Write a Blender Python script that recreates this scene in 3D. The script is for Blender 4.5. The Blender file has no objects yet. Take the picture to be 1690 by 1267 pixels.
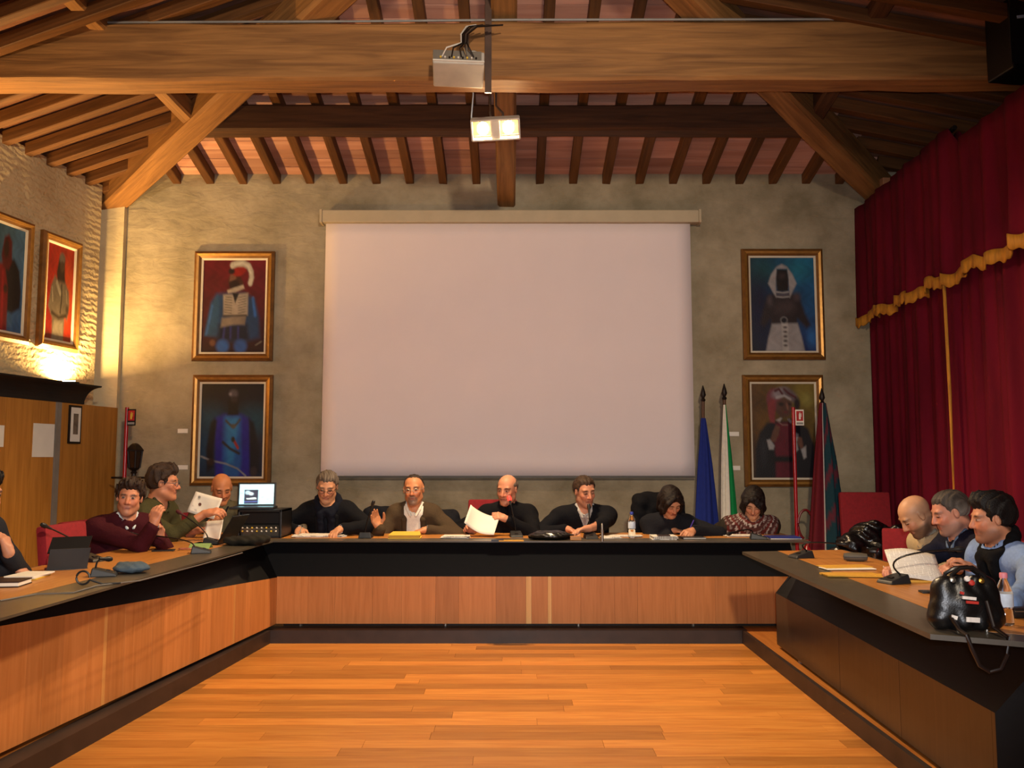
import bpy, bmesh, math, random
import numpy as np
from mathutils import Vector, Matrix

random.seed(7)
rng = np.random.default_rng(7)
scene = bpy.context.scene
COL = scene.collection

# ------------------------------------------------------------------ camera
FPX = 1400.0
PITCH = math.radians(5.04)
CAMZ = 1.48
cam_data = bpy.data.cameras.new('camera')
cam_data.sensor_fit = 'HORIZONTAL'
cam_data.sensor_width = 36.0
cam_data.lens = 36.0 * FPX / 1690.0
cam_data.clip_start = 0.05
cam = bpy.data.objects.new('camera', cam_data)
cam.location = (0, 0, CAMZ)
cam.rotation_euler = (math.pi / 2 + PITCH, 0, 0)
COL.objects.link(cam)
scene.camera = cam

# ------------------------------------------------------------------ world, lights, exposure
world = bpy.data.worlds.new('world')
scene.world = world
world.use_nodes = True
world.node_tree.nodes['Background'].inputs[0].default_value = (1.0, 0.88, 0.80, 1)
world.node_tree.nodes['Background'].inputs[1].default_value = 0.02

vs = scene.view_settings
vs.view_transform = 'Standard'
vs.look = 'None'
vs.gamma = 1.0
vs.use_curve_mapping = False
vs.exposure = 1.15
scene.cycles.max_bounces = 6
scene.cycles.diffuse_bounces = 3
scene.cycles.glossy_bounces = 3
scene.cycles.transmission_bounces = 6

def lamp(name, kind, loc, energy, color, target=None, **kw):
    d = bpy.data.lights.new(name, kind)
    d.energy = energy
    d.color = color
    for k, v in kw.items():
        setattr(d, k, v)
    o = bpy.data.objects.new(name, d)
    o.location = loc
    if target is not None:
        o.rotation_euler = (Vector(target) - Vector(loc)).to_track_quat('-Z', 'Y').to_euler()
    COL.objects.link(o)
    return o

WARM = (1.0, 0.70, 0.40)
# halogen floods on the next roof truss, behind the photographer, aimed into the hall
lamp('hall_flood', 'SPOT', (0.7, -0.4, 3.9), 480, (1.0, 0.80, 0.58), (-1.3, 7.8, 1.5), spot_size=math.radians(84), spot_blend=0.7, shadow_soft_size=0.16)
# the camera's own flash
lamp('camera_flash', 'SPOT', (0.05, -0.02, CAMZ + 0.09), 215, (0.93, 0.94, 1.0), (0.05, 9, 2.2), spot_size=math.radians(80), spot_blend=0.6, shadow_soft_size=0.03)

# ------------------------------------------------------------------ pixel -> place
def ray(x, y):
    u = (x - 845.0) / FPX
    v = (633.5 - y) / FPX
    return np.array([u, math.cos(PITCH) - v * math.sin(PITCH), math.sin(PITCH) + v * math.cos(PITCH)])
def atY(x, y, Y):
    r = ray(x, y); t = Y / r[1]
    return np.array([r[0] * t, Y, CAMZ + r[2] * t])
def atZ(x, y, Z):
    r = ray(x, y); t = (Z - CAMZ) / r[2]
    return np.array([r[0] * t, r[1] * t, Z])

# ------------------------------------------------------------------ colours and materials
def lin(c):
    if isinstance(c, str):
        c = c.lstrip('#')
        c = [int(c[i:i + 2], 16) / 255 for i in (0, 2, 4)]
    return tuple((v / 12.92 if v <= 0.04045 else ((v + 0.055) / 1.055) ** 2.4) for v in c)

MATS = {}
def new_mat(name):
    m = bpy.data.materials.new(name)
    m.use_nodes = True
    nt = m.node_tree
    b = nt.nodes['Principled BSDF']
    MATS[name] = m
    return m, nt, b

def mat(name, color, rough=0.5, metal=0.0, var=0.12, scale=8.0, stretch=(1, 1, 1), bump=0.0, bscale=None, spec=0.5, coords='Object', alpha=1.0, trans=0.0, emit=None, estr=0.0):
    """plain procedural surface: noise-varied colour, optional bump"""
    if name in MATS: return MATS[name]
    m, nt, b = new_mat(name)
    c = lin(color)
    tc = nt.nodes.new('ShaderNodeTexCoord')
    mp = nt.nodes.new('ShaderNodeMapping'); mp.inputs['Scale'].default_value = stretch
    nt.links.new(tc.outputs[coords], mp.inputs[0])
    nz = nt.nodes.new('ShaderNodeTexNoise'); nz.inputs['Scale'].default_value = scale; nz.inputs['Detail'].default_value = 5
    nt.links.new(mp.outputs[0], nz.inputs['Vector'])
    rp = nt.nodes.new('ShaderNodeValToRGB')
    rp.color_ramp.elements[0].position = 0.3; rp.color_ramp.elements[1].position = 0.7
    rp.color_ramp.elements[0].color = tuple(v * (1 - var) for v in c) + (1,)
    rp.color_ramp.elements[1].color = tuple(min(1, v * (1 + var)) for v in c) + (1,)
    nt.links.new(nz.outputs[0], rp.inputs[0])
    nt.links.new(rp.outputs[0], b.inputs['Base Color'])
    b.inputs['Roughness'].default_value = rough
    b.inputs['Metallic'].default_value = metal
    b.inputs['Specular IOR Level'].default_value = spec
    if bump:
        bn = nt.nodes.new('ShaderNodeTexNoise'); bn.inputs['Scale'].default_value = bscale or scale * 3; bn.inputs['Detail'].default_value = 4
        nt.links.new(mp.outputs[0], bn.inputs['Vector'])
        bp = nt.nodes.new('ShaderNodeBump'); bp.inputs['Strength'].default_value = min(1, bump); bp.inputs['Distance'].default_value = 0.02
        nt.links.new(bn.outputs[0], bp.inputs['Height']); nt.links.new(bp.outputs[0], b.inputs['Normal'])
    if trans:
        b.inputs['Transmission Weight'].default_value = trans
    if emit is not None:
        b.inputs['Emission Color'].default_value = lin(emit) + (1,)
        b.inputs['Emission Strength'].default_value = estr
    return m

def wood(name, dark, light, rough=0.45, axis=0, scale=6.0, perobj=0.25, spec=0.4, bump=0.15):
    """timber: grain stretched along one object axis, tone shifted per board"""
    if name in MATS: return MATS[name]
    m, nt, b = new_mat(name)
    tc = nt.nodes.new('ShaderNodeTexCoord')
    oi = nt.nodes.new('ShaderNodeObjectInfo')
    mp = nt.nodes.new('ShaderNodeMapping')
    s = [8.0, 8.0, 8.0]; s[axis] = 0.5
    mp.inputs['Scale'].default_value = s
    ad = nt.nodes.new('ShaderNodeVectorMath'); ad.operation = 'ADD'
    cmb = nt.nodes.new('ShaderNodeMath'); cmb.operation = 'MULTIPLY'; cmb.inputs[1].default_value = 37.0
    nt.links.new(oi.outputs['Random'], cmb.inputs[0])
    nt.links.new(tc.outputs['Object'], ad.inputs[0]); nt.links.new(cmb.outputs[0], ad.inputs[1])
    nt.links.new(ad.outputs[0], mp.inputs[0])
    nz = nt.nodes.new('ShaderNodeTexNoise'); nz.inputs['Scale'].default_value = scale; nz.inputs['Detail'].default_value = 6; nz.inputs['Distortion'].default_value = 0.6
    nt.links.new(mp.outputs[0], nz.inputs['Vector'])
    rp = nt.nodes.new('ShaderNodeValToRGB')
    rp.color_ramp.elements[0].position = 0.28; rp.color_ramp.elements[1].position = 0.72
    rp.color_ramp.elements[0].color = lin(dark) + (1,); rp.color_ramp.elements[1].color = lin(light) + (1,)
    nt.links.new(nz.outputs[0], rp.inputs[0])
    hsv = nt.nodes.new('ShaderNodeHueSaturation')
    mr = nt.nodes.new('ShaderNodeMapRange'); mr.inputs['To Min'].default_value = 1 - perobj; mr.inputs['To Max'].default_value = 1 + perobj
    nt.links.new(oi.outputs['Random'], mr.inputs[0]); nt.links.new(mr.outputs[0], hsv.inputs['Value'])
    nt.links.new(rp.outputs[0], hsv.inputs['Color'])
    nt.links.new(hsv.outputs[0], b.inputs['Base Color'])
    b.inputs['Roughness'].default_value = rough
    b.inputs['Specular IOR Level'].default_value = spec
    if bump:
        bp = nt.nodes.new('ShaderNodeBump'); bp.inputs['Strength'].default_value = bump; bp.inputs['Distance'].default_value = 0.01
        nt.links.new(nz.outputs[0], bp.inputs['Height']); nt.links.new(bp.outputs[0], b.inputs['Normal'])
    return m

def painted_mat(name, rough=0.5, emit=0.0, bump=0.0, bscale=60.0, spec=0.4, sheen=0.0):
    """colour comes from the mesh's own 'Col' attribute (flat print, dyed cloth, skin)"""
    if name in MATS: return MATS[name]
    m, nt, b = new_mat(name)
    at = nt.nodes.new('ShaderNodeAttribute'); at.attribute_name = 'Col'
    nz = nt.nodes.new('ShaderNodeTexNoise'); nz.inputs['Scale'].default_value = bscale
    tc = nt.nodes.new('ShaderNodeTexCoord'); nt.links.new(tc.outputs['Object'], nz.inputs['Vector'])
    mr = nt.nodes.new('ShaderNodeMapRange'); mr.inputs['To Min'].default_value = 0.85; mr.inputs['To Max'].default_value = 1.15
    nt.links.new(nz.outputs[0], mr.inputs[0])
    mx = nt.nodes.new('ShaderNodeVectorMath'); mx.operation = 'SCALE'
    nt.links.new(at.outputs['Color'], mx.inputs[0]); nt.links.new(mr.outputs[0], mx.inputs['Scale'])
    nt.links.new(mx.outputs[0], b.inputs['Base Color'])
    b.inputs['Roughness'].default_value = rough
    b.inputs['Specular IOR Level'].default_value = spec
    if emit:
        nt.links.new(at.outputs['Color'], b.inputs['Emission Color']); b.inputs['Emission Strength'].default_value = emit
        b.inputs['Base Color'].default_value = (0.02, 0.02, 0.02, 1)
        for l in list(nt.links):
            if l.to_socket == b.inputs['Base Color']: nt.links.remove(l)
    if bump:
        bp = nt.nodes.new('ShaderNodeBump'); bp.inputs['Strength'].default_value = bump; bp.inputs['Distance'].default_value = 0.01
        nt.links.new(nz.outputs[0], bp.inputs['Height']); nt.links.new(bp.outputs[0], b.inputs['Normal'])
    return m

def plaster(name, c1, c2, relief=0.5, course=0.0):
    """limewashed rubble/brick wall: blotchy colour, uneven courses showing through as relief"""
    m, nt, b = new_mat(name)
    tc = nt.nodes.new('ShaderNodeTexCoord')
    n1 = nt.nodes.new('ShaderNodeTexNoise'); n1.inputs['Scale'].default_value = 1.6; n1.inputs['Detail'].default_value = 8; n1.inputs['Roughness'].default_value = 0.65
    nt.links.new(tc.outputs['Object'], n1.inputs['Vector'])
    rp = nt.nodes.new('ShaderNodeValToRGB')
    rp.color_ramp.elements[0].position = 0.35; rp.color_ramp.elements[1].position = 0.65
    rp.color_ramp.elements[0].color = lin(c1) + (1,); rp.color_ramp.elements[1].color = lin(c2) + (1,)
    nt.links.new(n1.outputs[0], rp.inputs[0]); nt.links.new(rp.outputs[0], b.inputs['Base Color'])
    b.inputs['Roughness'].default_value = 0.85; b.inputs['Specular IOR Level'].default_value = 0.2
    mp = nt.nodes.new('ShaderNodeMapping'); mp.inputs['Scale'].default_value = (2.4, 2.4, 5.0)
    nt.links.new(tc.outputs['Object'], mp.inputs[0])
    n2 = nt.nodes.new('ShaderNodeTexNoise'); n2.inputs['Scale'].default_value = 1.7; n2.inputs['Detail'].default_value = 6; n2.inputs['Distortion'].default_value = 0.4
    nt.links.new(mp.outputs[0], n2.inputs['Vector'])
    bp = nt.nodes.new('ShaderNodeBump'); bp.inputs['Strength'].default_value = relief; bp.inputs['Distance'].default_value = 0.05
    nt.links.new(n2.outputs[0], bp.inputs['Height'])
    last = bp
    if course:
        wv = nt.nodes.new('ShaderNodeTexWave'); wv.bands_direction = 'Z'; wv.inputs['Scale'].default_value = course; wv.inputs['Distortion'].default_value = 5.0; wv.inputs['Detail'].default_value = 3; wv.inputs['Detail Scale'].default_value = 2.5
        nt.links.new(tc.outputs['Object'], wv.inputs['Vector'])
        b2 = nt.nodes.new('ShaderNodeBump'); b2.inputs['Strength'].default_value = 0.35; b2.inputs['Distance'].default_value = 0.03
        nt.links.new(wv.outputs['Fac'], b2.inputs['Height']); nt.links.new(bp.outputs[0], b2.inputs['Normal']); last = b2
    nt.links.new(last.outputs[0], b.inputs['Normal'])
    return m

# ------------------------------------------------------------------ object helpers
def props(o, label=None, cat=None, group=None, kind=None):
    if label: o['label'] = label
    if cat: o['category'] = cat
    if group: o['group'] = group
    if kind: o['kind'] = kind
    return o

def thing(name, label, cat, loc=(0, 0, 0), rotz=0.0, group=None):
    o = bpy.data.objects.new(name, None)
    o.empty_display_size = 0.1
    o.location = tuple(float(v) for v in loc); o.rotation_euler = (0, 0, rotz)
    COL.objects.link(o)
    return props(o, label, cat, group)

def link_mesh(name, me, material=None, parent=None, smooth=False):
    if material is not None: me.materials.append(material)
    if smooth: me.polygons.foreach_set('use_smooth', [True] * len(me.polygons))
    o = bpy.data.objects.new(name, me)
    COL.objects.link(o)
    if parent is not None: o.parent = parent
    return o

def raw_mesh(name, verts, faces, colors=None):
    me = bpy.data.meshes.new(name)
    v = np.asarray(verts, dtype=np.float32)
    f = np.asarray(faces, dtype=np.int32) if not isinstance(faces, list) else None
    if f is not None:
        n, k = f.shape
        me.vertices.add(len(v)); me.vertices.foreach_set('co', v.ravel())
        me.loops.add(n * k); me.loops.foreach_set('vertex_index', f.ravel())
        me.polygons.add(n); me.polygons.foreach_set('loop_start', np.arange(0, n * k, k, dtype=np.int32))
        me.polygons.foreach_set('loop_total', np.full(n, k, dtype=np.int32))
        me.update(calc_edges=True)
    else:
        me.from_pydata([tuple(map(float, p)) for p in v], [], faces); me.update()
    if colors is not None:
        a = me.color_attributes.new('Col', 'FLOAT_COLOR', 'POINT')
        c = np.ones((len(v), 4), dtype=np.float32); c[:, :3] = colors
        a.data.foreach_set('color', c.ravel())
    return me

class MB:
    """collects simple solids for ONE mesh object"""
    def __init__(s): s.v = []; s.f = []
    def add(s, vs_, fs):
        n = len(s.v); s.v += [tuple(map(float, p)) for p in vs_]; s.f += [tuple(i + n for i in q) for q in fs]; return s
    def box(s, c, size, M=None):
        x, y, z = [d / 2 for d in size]
        p = [Vector((a * x, b * y, g * z)) for a, b, g in ((-1,-1,-1),(1,-1,-1),(1,1,-1),(-1,1,-1),(-1,-1,1),(1,-1,1),(1,1,1),(-1,1,1))]
        if M is not None: p = [M @ q for q in p]
        p = [q + Vector(tuple(map(float, c))) for q in p]
        return s.add(p, [(0,3,2,1),(4,5,6,7),(0,1,5,4),(1,2,6,5),(2,3,7,6),(3,0,4,7)])
    def hexa(s, p):
        return s.add(p, [(0,3,2,1),(4,5,6,7),(0,1,5,4),(1,2,6,5),(2,3,7,6),(3,0,4,7)])
    def prism(s, poly, z0, z1):
        n = len(poly)
        vs_ = [(p[0], p[1], z0) for p in poly] + [(p[0], p[1], z1) for p in poly]
        return s.add(vs_, [tuple(range(n - 1, -1, -1)), tuple(range(n, 2 * n))] + [(i, (i + 1) % n, n + (i + 1) % n, n + i) for i in range(n)])
    def tube(s, pts, r, n=8, r2=None):
        pts = [Vector(tuple(map(float, p))) for p in pts]; rings = []
        m = len(pts)
        for i, p in enumerate(pts):
            d = (pts[min(i + 1, m - 1)] - pts[max(i - 1, 0)]).normalized()
            a = d.cross(Vector((0, 0, 1)))
            if a.length < 1e-3: a = d.cross(Vector((1, 0, 0)))
            a.normalize(); b = d.cross(a)
            rr = r if r2 is None else r + (r2 - r) * i / max(1, m - 1)
            rings.append([p + (a * math.cos(2 * math.pi * k / n) + b * math.sin(2 * math.pi * k / n)) * rr for k in range(n)])
        vs_ = [q for rg in rings for q in rg]
        fs = [(i * n + k, i * n + (k + 1) % n, (i + 1) * n + (k + 1) % n, (i + 1) * n + k) for i in range(m - 1) for k in range(n)]
        fs += [tuple(range(n - 1, -1, -1)), tuple((m - 1) * n + k for k in range(n))]
        return s.add(vs_, fs)
    def lathe(s, prof, c=(0, 0, 0), n=16, M=None):
        vs_ = []
        for r, z in prof:
            for k in range(n):
                q = Vector((r * math.cos(2 * math.pi * k / n), r * math.sin(2 * math.pi * k / n), z))
                if M is not None: q = M @ q
                vs_.append(q + Vector(tuple(map(float, c))))
        m = len(prof)
        fs = [(i * n + k, i * n + (k + 1) % n, (i + 1) * n + (k + 1) % n, (i + 1) * n + k) for i in range(m - 1) for k in range(n)]
        fs += [tuple(range(n - 1, -1, -1)), tuple((m - 1) * n + k for k in range(n))]
        return s.add(vs_, fs)
    def build(s, name, material, parent=None, smooth=False, bevel=0.0, off=None):
        v = s.v
        if off is not None: v = [(p[0] - off[0], p[1] - off[1], p[2] - off[2]) for p in v]
        me = bpy.data.meshes.new(name); me.from_pydata(v, [], s.f); me.update()
        if bevel:
            bm = bmesh.new(); bm.from_mesh(me)
            bmesh.ops.bevel(bm, geom=list(bm.edges), offset=bevel, segments=2, affect='EDGES', profile=0.6)
            bm.to_mesh(me); bm.free()
        o = link_mesh(name, me, material, parent, smooth)
        if smooth and hasattr(me, 'set_sharp_from_angle'): me.set_sharp_from_angle(angle=math.radians(40))
        return o

def Rz(a): return Matrix.Rotation(a, 3, 'Z')
def Rx(a): return Matrix.Rotation(a, 3, 'X')
def Ry(a): return Matrix.Rotation(a, 3, 'Y')

def copy_tree(o, parent=None):
    c = o.copy(); COL.objects.link(c); c.parent = parent
    for ch in list(o.children): copy_tree(ch, c)
    return c

def beam(a, b, w, h, up=(0, 0, 1)):
    """8 corners of a squared timber from a to b (centre line), width w, height h"""
    a = Vector(tuple(map(float, a))); b = Vector(tuple(map(float, b)))
    d = (b - a).normalized(); s_ = d.cross(Vector(up)).normalized(); u = s_.cross(d).normalized()
    p = []
    for e in (a, b):
        pass
    return [a - s_*w/2 - u*h/2, a + s_*w/2 - u*h/2, b + s_*w/2 - u*h/2, b - s_*w/2 - u*h/2,
            a - s_*w/2 + u*h/2, a + s_*w/2 + u*h/2, b + s_*w/2 + u*h/2, b - s_*w/2 + u*h/2]

def long_beam(name, a, b, w, h, material, parent=None, seg=14, wob=0.008, chamfer=0.02, base=None):
    """hewn timber: chamfered section, slightly uneven along its length"""
    a = Vector(tuple(map(float, a))); b = Vector(tuple(map(float, b)))
    d = (b - a).normalized(); s_ = Vector((0, 0, 1)).cross(d).normalized(); u = d.cross(s_).normalized()
    c = chamfer
    sec = [(-w/2 + c, -h/2), (w/2 - c, -h/2), (w/2, -h/2 + c), (w/2, h/2 - c), (w/2 - c, h/2), (-w/2 + c, h/2), (-w/2, h/2 - c), (-w/2, -h/2 + c)]
    r_ = random.Random(name + str(a.x))
    vs_ = []; n = len(sec)
    for i in range(seg + 1):
        p = a + (b - a) * i / seg
        o1 = [r_.uniform(-wob, wob) for _ in range(4)]
        for j, (x, y) in enumerate(sec):
            vs_.append(p + s_ * (x + o1[(j // 2) % 4] * 0.6) + u * (y + o1[((j + 1) // 2) % 4]))
    fs = [(i*n + k, i*n + (k+1) % n, (i+1)*n + (k+1) % n, (i+1)*n + k) for i in range(seg) for k in range(n)]
    fs += [tuple(range(n - 1, -1, -1)), tuple(seg*n + k for k in range(n))]
    # keep grain along the object's own x axis: build in a local frame
    M = Matrix((d, s_, u)).transposed()
    mb = MB(); Mi = M.inverted()
    mb.add([Mi @ (q - a) for q in vs_], fs)
    o = mb.build(name, material, None)
    o.matrix_world = Matrix.Translation(a) @ M.to_4x4()
    if parent is not None: o.parent = parent
    return o

# ================================================================== materials used by the setting
M_WALL = plaster('limewashed_wall', '#82775f', '#a89b82', relief=0.42)
M_WALL_L = plaster('limewashed_rubble_wall', '#b09c78', '#c8b690', relief=0.7, course=5.0)
M_PILASTER = plaster('limewashed_pilaster', '#b5a585', '#c9bb99', relief=0.3)
M_PLANK = wood('oak_floor', '#b0692a', '#cd8a3f', rough=0.32, axis=0, perobj=0.30, spec=0.45, bump=0.04)
M_FLOORBASE = mat('floor_joint', '#5a3414', 0.6)
M_PLATFORM = wood('oak_platform', '#a8642a', '#c07c38', rough=0.4, axis=1, perobj=0.02)
M_RISER = mat('dark_riser', '#2e211c', 0.5, var=0.25)
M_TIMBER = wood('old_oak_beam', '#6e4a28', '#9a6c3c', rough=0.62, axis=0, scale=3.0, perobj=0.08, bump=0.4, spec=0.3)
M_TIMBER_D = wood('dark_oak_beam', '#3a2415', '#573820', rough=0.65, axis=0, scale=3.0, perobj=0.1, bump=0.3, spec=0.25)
M_RAFTER = wood('oak_rafter', '#4a2d15', '#6b4422', rough=0.62, axis=0, scale=3.0, perobj=0.15, bump=0.3, spec=0.25)
M_TILE = mat('terracotta_roof_tile', '#a06a50', 0.85, var=0.18, scale=4.0)
M_DECK = mat('terracotta_deck', '#7a4e38', 0.9, var=0.3, scale=3.0, stretch=(1, 6, 1))
M_BLACK = mat('matt_black_laminate', '#0d0e10', 0.5, var=0.15, scale=30, spec=0.35)
M_TOPBLACK = mat('dark_desk_border', '#4a4338', 0.34, var=0.12, scale=20, spec=0.5)
M_INLAY = wood('oak_desk_inlay', '#a5692f', '#bd8140', rough=0.36, axis=1, perobj=0.02, bump=0.03)
M_INLAY_X = wood('oak_desk_inlay_x', '#a5692f', '#bd8140', rough=0.36, axis=0, perobj=0.02, bump=0.03)
M_VENEER = wood('oak_veneer_board', '#ae6c36', '#c27e46', rough=0.45, axis=2, scale=4.0, perobj=0.15, bump=0.03)
M_VENEER_L = wood('pale_sapwood_veneer', '#cf9c5c', '#dcae70', rough=0.45, axis=2, scale=4.0, perobj=0.04, bump=0.03)
M_VENEER_D = wood('dark_brown_veneer', '#2e241a', '#3c2f22', rough=0.3, axis=2, scale=4.0, perobj=0.12, bump=0.02, spec=0.5)  # dark brown boards for the right table's front
M_PANELWOOD = wood('oiled_wall_board', '#a06724', '#c08236', rough=0.4, axis=2, scale=3.0, perobj=0.12, bump=0.05)
M_METAL = mat('brushed_metal', '#9a958c', 0.35, 0.9, var=0.1)
M_DARKMETAL = mat('dark_iron', '#241c18', 0.5, 0.5, var=0.2)
M_BLKPLASTIC = mat('black_plastic', '#0c0c0e', 0.4, var=0.1)
M_RUBBER = mat('dark_grey_plastic', '#18191b', 0.5, var=0.1)
M_WHITE = mat('white_paper', '#e6e0d4', 0.8, var=0.03)
M_CREAM = mat('cream_lacquer', '#b8a98c', 0.6, var=0.05)
M_SCREEN = mat('projection_cloth', '#ecdede', 0.9, var=0.015, scale=2.0, spec=0.1)
M_GOLD = mat('gold_leaf_frame', '#a87a3a', 0.38, 0.55, var=0.2, scale=15)
M_GOLD_D = mat('antique_gold_frame', '#7d5426', 0.45, 0.4, var=0.25, scale=12)
M_LINEN = mat('linen_slip', '#cfc4ae', 0.8, var=0.05)
M_RED = mat('red_lacquer', '#a3141c', 0.25, var=0.06, spec=0.6)
M_REDCLOTH = mat('red_chair_cloth', '#86101c', 0.85, var=0.12, scale=40, bump=0.15, bscale=200)
M_CURTAIN = mat('crimson_velvet', '#5e0a1e', 0.9, var=0.25, scale=5, stretch=(1, 1, 0.25), spec=0.15)
M_FRINGE = mat('gold_fringe', '#b97d1c', 0.7, var=0.3, scale=30, stretch=(1, 1, 0.2))
M_GLASS = mat('clear_plastic', '#ffffff', 0.05, var=0.0, trans=1.0)
M_YELLOW = mat('yellow_card_folder', '#d8b23a', 0.6, var=0.06)
M_OCHRE = mat('ochre_card_folder', '#c9962f', 0.65, var=0.08)
M_BULB = mat('lit_halogen', '#ffffff', 0.5, var=0.0, emit='#ffd7a0', estr=60.0)
M_TINT = mat('white_enamel', '#cfc8bc', 0.5, var=0.04)

PLAT = 0.10       # platform the tables stand on
ZT = 0.82         # desk top
WY = 9.0          # back wall

# ================================================================== floor
base = MB().box((0, 2.0, -0.06), (9.6, 14.4, 0.1)).build('floor', M_FLOORBASE); props(base, kind='structure')
def riser_x(y): return -1.956 - (7.09 - y) * 0.1002
def plank_mesh(L, w): 
    return MB().box((0, 0, 0), (L - 0.0016, w - 0.0016, 0.02))
PW = 0.125
lens = (0.9, 1.25, 1.6, 1.9)
plank_me = {}
r_ = random.Random(11)
y = 7.01 - PW / 2; k = 0
while y > 1.6:
    xl = riser_x(y) - 0.05; xr = 1.88
    x = xl - r_.uniform(0, 0.8)
    while x < xr:
        L = r_.choice(lens)
        a = max(x, xl); b = min(x + L, xr)
        if b - a > 0.03:
            key = round(b - a, 3)
            if key not in plank_me:
                me = bpy.data.meshes.new('plank'); q = plank_mesh(b - a, PW); me.from_pydata(q.v, [], q.f); me.materials.append(M_PLANK); plank_me[key] = me
            o = bpy.data.objects.new('plank', plank_me[key]); COL.objects.link(o)
            o.location = ((a + b) / 2, y, -0.010); o.parent = base; k += 1
        x += L
    y -= PW

# platform around the sunken centre
pl = MB()
pl.prism([(-5.2, 7.01), (4.6, 7.01), (4.6, 9.0), (-5.2, 9.0)], 0.0, PLAT)
pl.prism([(-5.6, -4.5), (riser_x(-4.5), -4.5), (riser_x(7.01), 7.01), (-5.2, 7.01)], 0.0, PLAT)
pl.prism([(1.885, -4.5), (4.6, -4.5), (4.6, 7.01), (1.885, 7.01)], 0.0, PLAT)
props(pl.build('floor_platform', M_PLATFORM), kind='structure')
tr = MB(); tr.box((-0.05, 7.0, 0.0495), (3.90, 0.03, 0.103)); tr.box((-0.05, 7.08, 0.1015), (3.90, 0.16, 0.003)); props(tr.build('trim_1', M_RISER), kind='structure')
tr = MB(); tr.hexa([(riser_x(7.03), 7.03, -0.002), (riser_x(7.03) + 0.02, 7.03, -0.002), (riser_x(0) + 0.02, 0, -0.002), (riser_x(0), 0, -0.002),
                    (riser_x(7.03) - 0.10, 7.03, 0.103), (riser_x(7.03) + 0.02, 7.03, 0.103), (riser_x(0) + 0.02, 0, 0.103), (riser_x(0) - 0.10, 0, 0.103)])
props(tr.build('trim_2', M_RISER), kind='structure')
tr = MB(); tr.box((1.87, 3.47, 0.0495), (0.03, 7.04, 0.103)); props(tr.build('trim_3', M_RISER), kind='structure')

# ================================================================== walls
bw = MB().box((0, WY + 0.15, 2.6), (10.4, 0.3, 5.3)).build('wall_back', M_WALL); props(bw, kind='structure')
# left wall: splayed, ends short of the corner pilaster
def lw(y): return -4.29 - (9.0 - y) * 0.157
LW_END = 8.75
w = MB().prism([(lw(LW_END), LW_END), (lw(-4.5), -4.5), (lw(-4.5) - 0.4, -4.5), (lw(LW_END) - 0.4, LW_END)], 0, 4.36)
props(w.build('wall_left', M_WALL_L), kind='structure')
w = MB().prism([(-4.345, 8.752), (-4.43, 8.80), (-4.43, 8.93), (-4.17, 8.93), (-4.17, 9.0), (-4.8, 9.0), (-4.8, 8.752)], 0, 4.32)
props(w.build('wall_corner', M_PILASTER), kind='structure')
w = MB().box((4.65, 2.2, 2.3), (0.2, 13.6, 4.7)); props(w.build('wall_right', mat('dark_right_wall', '#4a3c30', 0.9)), kind='structure')
w = MB().box((0, -4.6, 2.6), (13.4, 0.2, 5.4)); props(w.build('wall_front', mat('front_wall', '#a8977c', 0.9)), kind='structure')

# ================================================================== roof
ZE = atY(845, 301, 8.95)[2]            # underside of the rafters at the back wall
SLB, SLL = 0.24, 0.262
ZL = ZE - 0.17
RD = 0.11                              # rafter depth
nl = (0.988, -0.155); tl = (-0.155, -0.988)
def zback(y): return ZE + SLB * (9.0 - y)
def zleft(x, y): return ZL + SLL * ((x + 4.29) * nl[0] + (y - 9.0) * nl[1])
def zright(x): return ZE + 0.19 * (4.35 - x)
ceil = MB()
def slab(pts, zf, t=0.08, up=0.0):
    n = len(pts)
    lo = [(x, y, zf(x, y) + RD + 0.022 + up) for x, y in pts]; hi = [(x, y, z + t) for x, y, z in lo]
    ceil.add(lo + hi, [tuple(range(n - 1, -1, -1)), tuple(range(n, 2 * n))] + [(i, (i + 1) % n, n + (i + 1) % n, n + i) for i in range(n)])
slab([(-4.9, 9.3), (4.7, 9.3), (4.35, 9.0), (0.15, 4.8), (-0.1, 4.8), (-4.3, 9.0)], lambda x, y: zback(y))
slab([(-4.25, 9.05), (-0.05, 4.75), (-0.05, -4.6), (-7.0, -4.6), (-4.95, 9.05)], zleft, up=0.004)
slab([(4.05, 9.05), (0.1, 4.75), (0.1, -4.6), (4.9, -4.6), (4.9, 9.05)], lambda x, y: zright(x), up=0.004)
ceil = ceil.build('ceiling', M_DECK); props(ceil, kind='structure')

raft_x = [-0.386 - 0.362 * i for i in range(11)] + [0.302 + 0.362 * i for i in range(11)]
for x in raft_x:
    y1 = max(9.0 - (4.12 - abs(x)) + 0.05, 4.9)
    if y1 > 8.9: continue
    long_beam('rafter', (x, 9.02, zback(9.02) + RD / 2), (x, y1, zback(y1) + RD / 2), 0.088, RD, M_RAFTER, ceil, seg=4, wob=0.003, chamfer=0.006)
t = 0.20
while t < 6.0:
    d = min(0.10 + 1.372 * t, (4.2 + 0.155 * t) / 0.988)
    a = (-4.33 + tl[0] * t, 9 + tl[1] * t); b = (a[0] + nl[0] * d, a[1] + nl[1] * d)
    long_beam('rafter', (*a, zleft(*a) + RD / 2), (*b, zleft(*b) + RD / 2), 0.085, RD, M_RAFTER, ceil, seg=4, wob=0.003, chamfer=0.006)
    t += 0.285
yy = 8.72
while yy > 3.0:
    xb = max(4.05 - (9 - yy) + 0.08, 0.1)
    long_beam('rafter', (4.6, yy, zright(4.6) + RD / 2), (xb, yy, zright(xb) + RD / 2), 0.088, RD, M_RAFTER, ceil, seg=4, wob=0.003, chamfer=0.006)
    yy -= 0.36
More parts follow.
